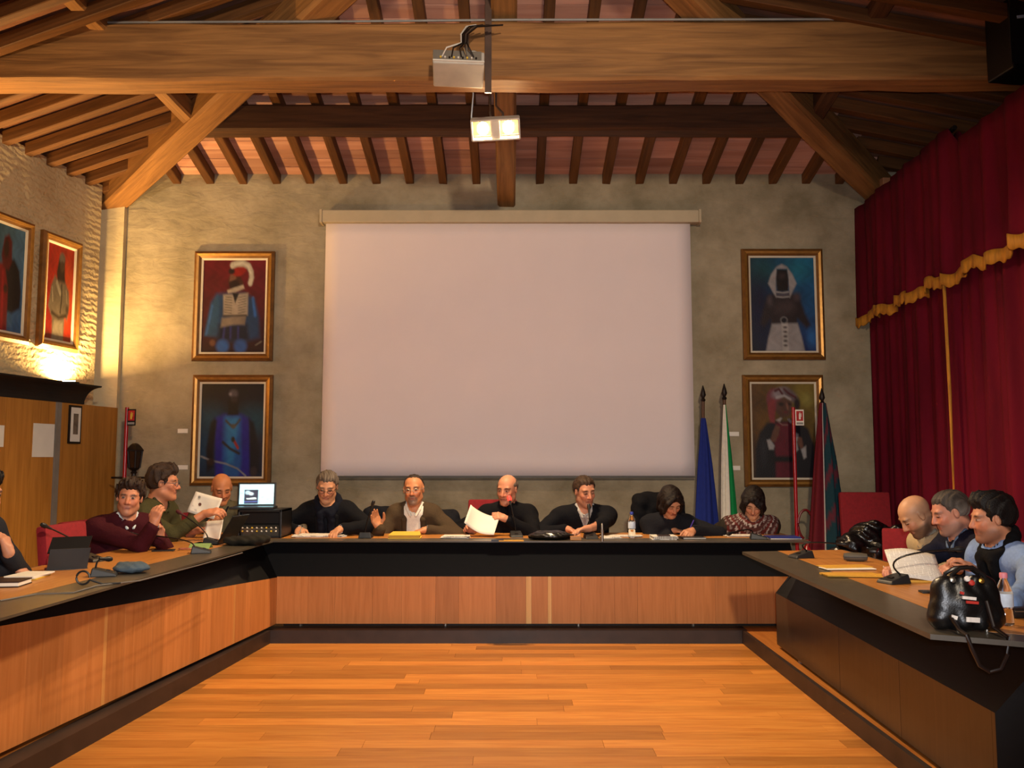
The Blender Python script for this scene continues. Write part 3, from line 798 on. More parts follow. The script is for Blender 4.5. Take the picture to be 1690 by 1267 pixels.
# 4 figure with striped turban
c, w, h = wall_frame((1226, 1359, 619, 803))
framed('gilt framed portrait of a figure in a striped turban on a golden ground', c, w, h, 0,
  ('#5c3a12', '#7a6420', '#3c2410', '#4c3010'),
  [('e', '#8a7a30', .08, .80,.14,.16,.10), ('e', '#a09448', .05, .88,.17,.06,.05), ('e', '#6e4a14', .08, .14,.42,.12,.12),
   ('p', '#15131a', .02, [(.24,.42),(.36,.40),(.72,.40),(.88,.48),(.97,.66),(.97,1),(.04,1),(.05,.70),(.12,.52)]),
   ('p', '#641426', .02, [(.38,.42),(.66,.41),(.70,.60),(.64,.78),(.64,1),(.36,1),(.36,.76),(.34,.58)]),
   ('p', '#0f0c10', .015, [(.34,.77),(.66,.77),(.66,.83),(.32,.83)]), ('e', '#26262e', .03, .18,.72,.05,.12),
   ('e', '#7a3840', .015, .36,.17,.12,.12,.5), ('p', '#8a3438', .015, [(.26,.20),(.36,.14),(.38,.26),(.36,.42),(.29,.41),(.26,.30)]),
   ('e', '#8e8288', .02, .46,.10,.13,.055,-.2), ('e', '#6c5a60', .02, .62,.13,.12,.06,.4), ('s', '#501820', .008, [(.38,.08),(.44,.06),(.5,.12)], .014), ('s', '#581c24', .008, [(.52,.06),(.58,.10),(.70,.15)], .012), ('s', '#a8a0a0', .008, [(.40,.15),(.52,.13),(.62,.17)], .014),
   ('e', '#241418', .02, .72,.22,.05,.07),
   ('p', '#5c3c30', .015, [(.40,.19),(.52,.15),(.64,.20),(.65,.30),(.58,.35),(.46,.36),(.39,.30)]), ('e', '#2c1c1a', .01, .47,.22,.04,.02), ('e', '#38201c', .01, .60,.22,.03,.015), ('s', '#8a5c4c', .01, [(.56,.22),(.57,.27)], .012), ('e', '#70282c', .008, .54,.305,.03,.012),
   ('p', '#a8a09c', .008, [(.38,.39),(.46,.36),(.48,.37),(.44,.41)]), ('p', '#a8a09c', .008, [(.56,.38),(.60,.37),(.64,.42),(.60,.42)]),
   ('s', '#8a6460', .006, [(.40,.40),(.48,.44),(.56,.44)], .006),
   ('p', '#704838', .012, [(.32,.52),(.38,.44),(.44,.46),(.42,.54),(.36,.62),(.28,.62)]), ('p', '#704838', .012, [(.70,.54),(.78,.58),(.80,.68),(.76,.70),(.70,.62)]),
   ('p', '#a8a4a4', .01, [(.23,.60),(.28,.59),(.35,.66),(.33,.70),(.26,.70)]), ('p', '#a8a4a4', .01, [(.68,.52),(.73,.54),(.70,.62),(.72,.70),(.66,.74)]), ('p', '#a8a4a4', .01, [(.76,.70),(.84,.66),(.84,.78),(.80,.80)])])
# left wall pair
def lwall(x0, x1, ytop_r, ybot_r, wd=None):
    """frame on the splayed left wall between photo columns x0,x1"""
    def yo(x):
        u = (x - 845) / FPX / 0.985
        return (-4.29 - 9 * 0.157) / (u - 0.157)
    ya, yb = yo(x0), yo(x1)
    if wd: ya = yb - wd
    z1 = atY(x1, ytop_r, yb)[2]; z0 = atY(x1, ybot_r, yb)[2]
    yc = (ya + yb) / 2
    return (lw(yc) + 0.006, yc, (z0 + z1) / 2), (yb - ya) * math.hypot(1, .157), z1 - z0
rot_l = math.pi / 2 - math.atan(.157)
c, w, h = lwall(62, 128, 403, 583)
framed('gilt framed portrait of a grey robed figure on a bright orange red ground', c, w, h, rot_l,
  ('#a81c10', '#b02c10', '#7c1410', '#a02410'),
  [('e', '#c04416', .1, .8,.5,.16,.3),
   ('p', '#2a1812', .02, [(.42,.14),(.52,.09),(.64,.14),(.66,.30),(.70,.40),(.40,.40),(.36,.30)]), ('e', '#6c6258', .02, .54,.13,.10,.06), ('e', '#4a3628', .015, .55,.22,.08,.06),
   ('p', '#655a4c', .025, [(.18,.44),(.30,.32),(.42,.38),(.70,.38),(.84,.46),(.88,.60),(.82,.78),(.72,.74),(.70,1),(.28,1),(.26,.78),(.10,.66)]),
   ('p', '#857a68', .02, [(.34,.80),(.66,.80),(.70,1),(.26,1)]), ('s', '#2c2420', .015, [(.56,.42),(.58,.56),(.55,.70)], .02), ('s', '#34281e', .015, [(.24,.72),(.5,.76),(.78,.72)], .02),
   ('s', '#8c8474', .012, [(.38,.40),(.46,.46),(.52,.50)], .03), ('s', '#94897a', .01, [(.22,.46),(.26,.60)], .012), ('s', '#8c8070', .01, [(.74,.46),(.78,.58)], .012), ('e', '#40342a', .02, .80,.66,.06,.05)])
c, w, h = lwall(-20, 47, 371, 570, wd=0.60)
framed('gilt framed portrait of a figure in red and black robes on a blue ground', c, w, h, rot_l,
  ('#2a4a50', '#5c8aa0', '#2a4a68', '#3a6ca0'),
  [('p', '#12101a', .02, [(.40,.36),(.70,.30),(.86,.40),(.94,.60),(.92,.76),(.70,.82),(.40,.8)]),
   ('p', '#7c0f18', .02, [(.10,.40),(.44,.36),(.56,.60),(.58,1),(.02,1)]), ('p', '#5c0c14', .02, [(.34,.30),(.40,.12),(.52,.08),(.62,.14),(.64,.34),(.56,.42),(.40,.40)]),
   ('e', '#30130f', .02, .47,.22,.07,.09), ('s', '#a01820', .02, [(.40,.46),(.42,.7),(.44,1)], .03), ('e', '#3c1c14', .015, .50,.60,.06,.04)])

# ================================================================== projection screen
S = 8.90
tl_, tr_, bl_, br_ = atY(538, 368, S), atY(1139, 368, S), atY(529, 785, S), atY(1147, 784, S)
sc_ = thing('projection_screen', 'large blank white projection screen hanging at the centre of the back wall', 'projection screen', ((tl_[0] + tr_[0]) / 2, S, bl_[2]))
off = sc_.location
nx, nz_ = 24, 16
V = []; F = []
for j in range(nz_ + 1):
    for i in range(nx + 1):
        a = i / nx; b = j / nz_
        x = (bl_[0] * (1 - a) + br_[0] * a) * (1 - b) + (tl_[0] * (1 - a) + tr_[0] * a) * b
        z = bl_[2] * (1 - b) + (tl_[2] + 0.03) * b
        V.append((x - off[0], 0.006 * math.sin(a * 40) * (0.3 + 0.7 * (a > .75)) * b + 0.002 * math.sin(a * 9), z - off[2]))
for j in range(nz_):
    for i in range(nx):
        k = j * (nx + 1) + i; F.append((k, k + 1, k + nx + 2, k + nx + 1))
me = bpy.data.meshes.new('cloth'); me.from_pydata(V, [], F); o = link_mesh('cloth', me, M_SCREEN, sc_, True)
md = o.modifiers.new('thickness', 'SOLIDIFY'); md.thickness = 0.003
MB().box((bl_[0] / 2 + br_[0] / 2, S, bl_[2] - 0.012), (br_[0] - bl_[0], 0.02, 0.014)).build('bottom_bar', mat('grey_bar', '#4a4540', 0.5), sc_, off=off)
a = atY(532, 347, S - 0.05); b = atY(1153, 367, S - 0.05)
MB().box(((a[0] + b[0]) / 2, S, (a[2] + b[2]) / 2), (b[0] - a[0], 0.14, a[2] - b[2])).build('housing', M_CREAM, sc_, bevel=0.01, off=off)
for xx in (a[0] - 0.012, b[0] + 0.012):
    MB().box((xx, S, (a[2] + b[2]) / 2), (0.024, 0.15, a[2] - b[2] + 0.01)).build('end_cap', M_CREAM, sc_, off=off)

# ================================================================== small caption plates
for (x, y), lb in (((302, 711), 'small white caption card, the upper one left of the blue robe portrait'), ((302, 771), 'small white caption card, the lower one left of the blue robe portrait'),
                   ((1211, 716), 'small white caption card, the upper one between the tricolour flag and the turban portrait'), ((1213, 772), 'small white caption card, the lower one between the tricolour flag and the turban portrait')):
    p = atY(x, y, WY)
    o = MB().box((p[0], WY - 0.006, p[2]), (0.105, 0.008, 0.045)).build('caption_card', M_WHITE); props(o, lb, 'card', 'caption cards on the back wall')

# ================================================================== flags
M_FLAGPOLE = wood('flag_pole_wood', '#3c2415', '#5a3a20', axis=2, rough=0.5)
M_FLAG = painted_mat('flag_cloth', rough=0.8, bscale=30, spec=0.2)
def flag(label, xb, xt, ytop, yflag, Y, w0, w1, zlow, colorf, folds=5, lean=0.0, pole=True, shift=0.0, ph=0.0):
    top = atY(xt, ytop, Y); bx = atY(xb, 860, Y)
    t_ = thing('flag', label, 'flag', (bx[0], Y, PLAT))
    L = top[2] - PLAT; dx = top[0] - bx[0]
    if pole:
        MB().tube([(0, 0, 0.02), (dx, 0, L - 0.14)], 0.016, 10).build('pole', M_FLAGPOLE, t_, True)
        MB().lathe([(0.014, -0.02), (0.026, 0.0), (0.014, 0.02), (0.030, 0.05), (0.022, 0.09), (0.004, 0.15)], (dx, 0, L - 0.15), 10).build('finial', M_DARKMETAL, t_, True)
    MB().lathe([(0.16, 0), (0.16, 0.02), (0.05, 0.05), (0.03, 0.12), (0.022, 0.14)], (0, 0, 0), 16).build('stand', M_DARKMETAL, t_, True)
    zt = atY(xt, yflag, Y)[2] - PLAT; n, m = 64, 40
    V = []; C = []
    for j in range(m + 1):
        f = j / m; z = zt + (zlow - zt) * f
        rad = w0 + (w1 - w0) * f ** 0.8
        cx = dx * z / L + shift * f
        for i in range(n):
            a = 2 * math.pi * i / n
            fold = 1 + 0.28 * math.sin(folds * a + 1.3 * f + ph) * min(1, f * 3) + 0.10 * math.sin((folds * 2 + 1) * a + 4 * f)
            V.append((cx + rad * fold * math.cos(a), -0.02 + rad * 0.75 * fold * math.sin(a), z + 0.05 * math.sin(a * 2 + ph) * f))
            C.append(lin(colorf(a % (2 * math.pi), f)))
    F = [[j * n + i, j * n + (i + 1) % n, (j + 1) * n + (i + 1) % n, (j + 1) * n + i] for j in range(m) for i in range(n)]
    me = raw_mesh('cloth', np.array(V), np.array(F), np.array(C)); link_mesh('cloth', me, M_FLAG, t_, True)
    return t_
D = math.degrees
def eu(a, f):
    a = D(a)
    if 0.80 < f < 0.86 and 255 < a < 330: return '#d8c890'
    if 0.86 < f < 0.9 and 225 < a < 262: return '#c8b46a'
    return '#1d2c78'
def ital(a, f):
    a = D(a)
    return '#0d7a3e' if (285 < a or a < 60) else ('#d8d2c4' if 160 < a <= 285 else '#a01a20')
def banner(a, f):
    a = D(a)
    if 242 < a < 252: return '#d0c8c0'
    if a >= 252 or a < 90:
        return '#5c2430' if math.sin(f * 26 + a * .08) > 0.62 else '#16363f'
    return '#641822'
flag('furled dark blue flag on a pole right beside the projection screen', 1158, 1160, 636, 690, 8.72, 0.022, 0.112, 0.42, eu, 4, shift=0.05)
flag('furled green and white flag on the second pole from the screen', 1194, 1195, 633, 668, 8.66, 0.012, 0.075, 0.45, ital, 4, shift=0.05, ph=2.0)
flag('furled red and teal banner standing in front of the turban portrait', 1362, 1356, 640, 665, 8.45, 0.028, 0.165, 0.30, banner, 5, ph=1.0)

# ================================================================== extinguisher stands and lantern
def ext_stand(label, x, ytop, Y, side, sgn_y, ring=True, frame_dark=False):
    top = atY(x, ytop, Y); L = top[2] - PLAT
    t_ = thing('extinguisher_stand', label, 'stand', (top[0], Y, PLAT))
    MB().tube([(0, 0, 0.02), (0, 0, L)], 0.018, 12).build('pole', M_RED, t_, True)
    MB().lathe([(0.15, 0), (0.15, 0.015), (0.03, 0.03)], (0, 0, 0), 20).build('base', M_RED, t_, True)
    s1 = atY(x, sgn_y[0], Y)[2] - PLAT; s0 = atY(x, sgn_y[1], Y)[2] - PLAT
    sg = MB().box((side * 0.055, -0.02, (s0 + s1) / 2), (0.085, 0.006, s1 - s0)).build('sign', M_DARKMETAL if frame_dark else M_WHITE, t_)
    hh = s1 - s0
    MB().box((side * 0.055, -0.0245, s0 + hh * .60), (0.066, 0.003, hh * .62)).build('red_field', mat('sign_red', '#b01818', 0.5), sg)
    MB().box((side * 0.055, -0.0245, s0 + hh * .13), (0.066, 0.003, hh * .13)).build('caption_strip', mat('sign_grey', '#8d8a84', 0.6), sg)
    ic = MB().box((side * 0.055, -0.0265, s0 + hh * .55), (0.018, 0.002, hh * .34)).box((side * 0.055, -0.0265, s0 + hh * .76), (0.010, 0.002, hh * .10)).box((side * 0.055 + 0.014, -0.0265, s0 + hh * .66), (0.005, 0.002, hh * .24))
    ic.build('pictogram', M_WHITE if not frame_dark else M_YELLOW, sg)
    MB().lathe([(0.07, 0.06), (0.075, 0.1), (0.075, 0.42), (0.05, 0.5), (0.025, 0.53), (0.025, 0.58)], (side * 0.10, -0.02, 0), 18).build('extinguisher', M_RED, t_, True)
    if ring:
        zc = atY(x, 865, Y)[2] - PLAT
        pts = [(side * (0.085 + 0.075 * math.cos(a)), -0.02, zc + 0.16 * math.sin(a) * 0.9) for a in np.linspace(-1.2, 2 * math.pi - 1.9, 26)]
        MB().tube(pts, 0.012, 8).build('hose', mat('red_hose', '#6e1216', 0.4), t_, True)
        MB().box((side * 0.05, -0.02, zc - 0.17), (0.16, 0.03, 0.03)).build('bracket', M_RED, t_)
ext_stand('red extinguisher stand with hose ring and white sign before the turban portrait', 1309, 672, 8.55, 1, (676, 702))
ext_stand('red extinguisher stand with a dark edged sign beside the wood panelling', 210, 672, 8.45, 1, (675, 702), ring=False, frame_dark=True)
p = atY(222, 755, 8.52)
ln = thing('lantern', 'black iron lantern on a post behind the dark haired man in maroon', 'lantern', (p[0], 8.52, PLAT))
zc = p[2] - PLAT
MB().tube([(0, 0, 0.02), (0, 0, zc - 0.14)], 0.022, 8).build('post', M_DARKMETAL, ln, True)
MB().lathe([(0.13, 0), (0.13, 0.03), (0.03, 0.06)], (0, 0, 0), 12).build('base', M_DARKMETAL, ln)
MB().lathe([(0.02, -0.16), (0.035, -0.15), (0.02, -0.13), (0.045, -0.115), (0.06, -0.10)], (0, 0, zc), 6).build('cup', M_DARKMETAL, ln)
cage = MB()
for k in range(6):
    a = k * math.pi / 3; cage.tube([(0.058 * math.cos(a), 0.058 * math.sin(a), zc - 0.10), (0.078 * math.cos(a), 0.078 * math.sin(a), zc + 0.07)], 0.008, 6)
cage.build('cage', M_DARKMETAL, ln)
MB().lathe([(0.050, -0.10), (0.070, 0.07)], (0, 0, zc), 6).build('glass', mat('smoked_amber_glass', '#2c1a12', 0.15, var=0.3), ln)
MB().lathe([(0.092, 0.065), (0.088, 0.08), (0.05, 0.125), (0.03, 0.14), (0.012, 0.145)], (0, 0, zc), 6).build('cap', M_DARKMETAL, ln)
q0 = atY(184, 788, 8.52); q1 = atY(247, 788, 8.52)
MB().tube([(q0[0] - p[0], 0.0, q0[2] - PLAT), (q1[0] - p[0], 0.0, q1[2] - PLAT)], 0.010, 8).build('crossbar', M_DARKMETAL, ln)

# ================================================================== curtain on the right
def cx_(y): return 3.06 + 0.0743 * y
ct = thing('stage_curtain', 'tall crimson stage curtain with a gold fringed valance along the right wall', 'curtain', (cx_(7.4), 7.4, PLAT))
co = ct.location
def drape(name, ya, yb, z0f, z1, offx, amp, nu, nv, material, seed, parent=ct, thick=0.006):
    r = random.Random(seed); fr = [(r.uniform(7, 12), r.uniform(0, 6)), (r.uniform(16, 26), r.uniform(0, 6)), (r.uniform(34, 50), r.uniform(0, 6))]
    V = []
    for j in range(nv + 1):
        b = j / nv
        for i in range(nu + 1):
            a = i / nu; y = ya + (yb - ya) * a
            z0 = z0f(y) if callable(z0f) else z0f
            zt_ = z1 - 0.17 * min(1, max(0, (6.75 - y) / 0.15))
            z = zt_ + (z0 - zt_) * b
            f_ = sum(math.sin(w_ * y + p_ + 0.25 * math.sin(3 * b)) * c_ for (w_, p_), c_ in zip(fr, (0.4, 0.45, 0.25)))
            V.append((cx_(y) + offx + amp * f_ * (0.5 + 0.6 * b) - co[0], y - co[1], z - co[2]))
    F = [(j * (nu + 1) + i, j * (nu + 1) + i + 1, (j + 1) * (nu + 1) + i + 1, (j + 1) * (nu + 1) + i) for j in range(nv) for i in range(nu)]
    me = bpy.data.meshes.new(name); me.from_pydata(V, [], F); o = link_mesh(name, me, material, parent, True)
    md = o.modifiers.new('thickness', 'SOLIDIFY'); md.thickness = thick
    return o, fr
ZC = 4.16
drape('drape', 4.0, 8.96, PLAT + 0.02, ZC, 0.10, 0.06, 300, 10, M_CURTAIN, 3)
def hem(y): return 2.97 + 0.02 * math.sin(y * 9) + 0.015 * math.sin(y * 23)
va, fr = drape('valance', 4.0, 9.0, hem, ZC + 0.02, 0.0, 0.05, 300, 8, M_CURTAIN, 9)
# fringe follows the valance hem: same folds, just below and proud of it
V = []
nu = 300
for j in range(3):
    for i in range(nu + 1):
        y = 4.0 + 5.0 * i / nu
        f_ = sum(math.sin(w_ * y + p_ + 0.25 * math.sin(3)) * c_ for (w_, p_), c_ in zip(fr, (0.4, 0.45, 0.25)))
        zz = hem(y) + 0.035 - 0.05 * j + (0.010 * math.sin(y * 70) if j == 2 else 0)
        V.append((cx_(y) - 0.012 + 0.055 * f_ - co[0], y - co[1], zz - co[2]))
F = [(j * (nu + 1) + i, j * (nu + 1) + i + 1, (j + 1) * (nu + 1) + i + 1, (j + 1) * (nu + 1) + i) for j in range(2) for i in range(nu)]
me = bpy.data.meshes.new('fringe'); me.from_pydata(V, [], F); o = link_mesh('fringe', me, M_FRINGE, va, True)
md = o.modifiers.new('thickness', 'SOLIDIFY'); md.thickness = 0.012
o.location = (-0.0, 0, 0)
yc = 6.92
MB().tube([(cx_(yc) + 0.0 - co[0], yc - co[1], 2.95 - co[2]), (cx_(yc) + 0.01 - co[0], yc + 0.004 - co[1], 2.0 - co[2]), (cx_(yc) - co[0], yc - co[1], PLAT + 0.3 - co[2])], 0.013, 8).build('gold_cord', M_FRINGE, ct, True)
MB().tube([(cx_(6.7) + 0.05 - co[0], 6.7 - co[1], ZC + 0.01 - co[2]), (cx_(8.95) + 0.05 - co[0], 8.95 - co[1], ZC + 0.01 - co[2])], 0.02, 8).build('rail', M_DARKMETAL, ct, True)
p = atY(1463, 303, 8.55)
o = MB().box(tuple(p), (0.13, 0.10, 0.10), Rz(0.1)).build('pulley_block', mat('pale_wood_block', '#a06a48', 0.7), bevel=0.008); props(o, 'small pale wooden block at the far top end of the red curtain', 'block')

# ================================================================== projector, floodlight, speaker
pc = atY(757, 96, 5.92)
pj = thing('projector', 'pale ceiling projector with a bundle of cables hanging under the tie beam', 'projector', tuple(pc))
T = Rx(math.radians(-9)) @ Rz(math.radians(4))
def tf(mb): mb.v = [tuple(T @ Vector(p)) for p in mb.v]; return mb
tf(MB().box((0, 0.14, 0), (0.375, 0.30, 0.105))).build('body', mat('projector_shell', '#a9a196', 0.5), pj, bevel=0.012)
tf(MB().box((-0.01, -0.012, 0.012), (0.35, 0.012, 0.075))).build('port_panel', mat('port_panel_grey', '#6f675c', 0.5), pj)
tf(MB().box((0, -0.014, -0.032), (0.372, 0.012, 0.010))).build('rim', M_TINT, pj)
for i in range(9):
    tf(MB().lathe([(0.007, 0), (0.007, 0.012)], (-0.13 + i * 0.032, -0.018, -0.012), 8, Rx(math.pi / 2))).build('socket', M_YELLOW if i % 3 == 0 else (M_TINT if i % 3 == 1 else M_DARKMETAL), pj)
MB().lathe([(0.055, 0.0), (0.05, 0.02), (0.02, 0.04)], (0.10, 0.12, 0.07), 16).build('mount_plate', M_TINT, pj, True)
MB().tube([(0.05, 0.14, 0.05), (0.05, 0.15, 0.30)], 0.018, 10).build('mount_pole', M_METAL, pj, True)
for i, (x1, mz) in enumerate(((-0.12, M_TINT), (-0.05, M_DARKMETAL), (0.02, M_DARKMETAL), (0.06, M_METAL), (0.11, M_DARKMETAL))):
    MB().tube([(x1, -0.02, 0.0), (x1 * 0.7, -0.06, 0.05), (0.02 + 0.01 * i, -0.03, 0.10), (0.015 + 0.012 * i, 0.0, 0.18), (0.05 + 0.02 * i, 0.06, 0.27), (0.12 + 0.05 * i, 0.12, 0.315)], 0.006, 6).build('cable', mz, pj, True)
a = atY(0, 57, 6.20); 
o = MB().tube([(-3.7, 6.21, zt1 - 0.022), (-1.2, 6.21, zt1 - 0.010), (0, 6.21, zt1 + 0.002), (1.2, 6.21, zt1 + 0.004), (3.35, 6.21, zt1 + 0.008)], 0.009, 6).build('conduit', mat('grey_conduit', '#85827c', 0.5), None, True); props(o, 'thin grey cable conduit running along the top edge of the tie beam', 'conduit')

fc = atY(818, 212, 6.75)
fl = thing('floodlight', 'lit twin halogen floodlight hanging below the tie beam', 'floodlight', tuple(fc))
T = Rx(math.radians(36)) @ Ry(math.radians(-3))
hs = MB()
W_, H_, D_ = 0.39, 0.16, 0.10
for c_, s_ in (((0, 0.05, 0), (W_, 0.012, H_)), ((0, 0, H_/2), (W_, D_, 0.012)), ((0, 0, -H_/2), (W_, D_, 0.012)), ((-W_/2, 0, 0), (0.012, D_, H_)), ((W_/2, 0, 0), (0.012, D_, H_)), ((0, 0, 0), (0.07, D_ * .8, H_))):
    hs.box(c_, s_)
tf(hs).build('housing', mat('flood_housing', '#b9b1a6', 0.45), fl)
for sx in (-1, 1):
    tf(MB().box((sx * 0.115, 0.025, 0), (0.14, 0.012, 0.12))).build('reflector', mat('bright_reflector', '#e8d8b0', 0.15, 0.9), fl)
    tf(MB().lathe([(0.0, -0.032), (0.03, -0.028), (0.045, 0.0), (0.03, 0.028), (0.0, 0.032)], (sx * 0.105, -0.012, 0), 14, Rx(math.pi / 2))).build('bulb', M_BULB, fl, True)
    l = lamp('flood_beam', 'SPOT', (0, 0, 0), 185, WARM, spot_size=math.radians(150), spot_blend=0.5, shadow_soft_size=0.05)
    q = T @ Vector((sx * 0.105, -0.07, 0)); l.location = q
    dv = Vector((0, -0.62, -1.0)); l.rotation_euler = dv.to_track_quat('-Z', 'Y').to_euler(); l.parent = fl
MB().tube([(-0.03, 0.04, 0.06), (-0.05, 0.10, 0.17), (-0.05, 0.16, 0.26), (-0.05, 0.20, 0.60)], 0.010, 6).build('bracket', M_METAL, fl)
MB().tube([(0.05, 0.04, 0.06), (0.06, 0.10, 0.17), (0.0, 0.16, 0.26), (0.0, 0.20, 0.60)], 0.010, 6).build('bracket', M_METAL, fl)
MB().tube([(-0.19, 0.02, 0.03), (-0.20, 0.0, 0.10), (-0.18, -0.1, 0.25), (-0.18, -0.2, 0.42)], 0.009, 6).build('cable', M_METAL, fl, True)

sp = atY(1690, 52, 5.8)
sk = thing('loudspeaker', 'black loudspeaker box at the right end of the tie beam, cut off by the frame', 'speaker', tuple(sp))
MB().box((0.02, 0.12, 0), (0.30, 0.26, 0.56), Rz(0.15)).build('cabinet', M_BLKPLASTIC, sk, bevel=0.012)
MB().box((0.0, -0.016, -0.05), (0.25, 0.01, 0.40), Rz(0.15)).build('grille', mat('speaker_grille', '#0b0b0e', 0.6, var=0.4, scale=120), sk)
MB().box((0.03, -0.024, 0.105), (0.20, 0.006, 0.020), Rz(0.15) @ Ry(-0.18)).build('badge', mat('pale_blue_badge', '#b8d0ea', 0.3), sk)
MB().box((0.05, 0.30, 0.0), (0.06, 0.14, 0.10)).build('bracket', M_DARKMETAL, sk)

# ================================================================== implicit-surface modelling (bodies, hair, cloth)
def vec(*a): return np.array(a, float)
def unit(v): v = np.asarray(v, float); return v / (np.linalg.norm(v) + 1e-12)

def cap(a, b, ra, rb, k=0.02): return ('cap', np.asarray(a, float), np.asarray(b, float), ra, rb, k)
def ell(c, r, R=None, k=0.02): return ('ell', np.asarray(c, float), np.asarray(r, float), np.eye(3) if R is None else np.asarray(R, float), k)
def sub_(p): return ('sub',) + (p,)
def plane(p0, n, k=0.01): return ('plane', np.asarray(p0, float), unit(n), k)

def prim_bounds(p):
    if p[0] == 'cap':
        r = max(p[3], p[4]); return np.minimum(p[1], p[2]) - r, np.maximum(p[1], p[2]) + r
    r = np.abs(p[3]) @ p[2]; return p[1] - r, p[1] + r
def dist(p, X, Y, Z):
    if p[0] == 'cap':
        _, a, b, ra, rb, _k = p; ba = b - a; L2 = ba @ ba + 1e-12
        t = np.clip(((X - a[0]) * ba[0] + (Y - a[1]) * ba[1] + (Z - a[2]) * ba[2]) / L2, 0, 1)
        dx = X - a[0] - t * ba[0]; dy = Y - a[1] - t * ba[1]; dz = Z - a[2] - t * ba[2]
        return np.sqrt(dx * dx + dy * dy + dz * dz) - (ra + (rb - ra) * t)
    _, c, r, R, _k = p
    dx, dy, dz = X - c[0], Y - c[1], Z - c[2]
    q = [dx * R[0, i] + dy * R[1, i] + dz * R[2, i] for i in range(3)]
    k0 = np.sqrt((q[0] / r[0]) ** 2 + (q[1] / r[1]) ** 2 + (q[2] / r[2]) ** 2) + 1e-9
    k1 = np.sqrt((q[0] / r[0] ** 2) ** 2 + (q[1] / r[1] ** 2) ** 2 + (q[2] / r[2] ** 2) ** 2) + 1e-9
    return k0 * (k0 - 1) / k1
def smin(a, b, k):
    h = np.clip(0.5 + 0.5 * (b - a) / k, 0, 1)
    return b + (a - b) * h - k * h * (1 - h)

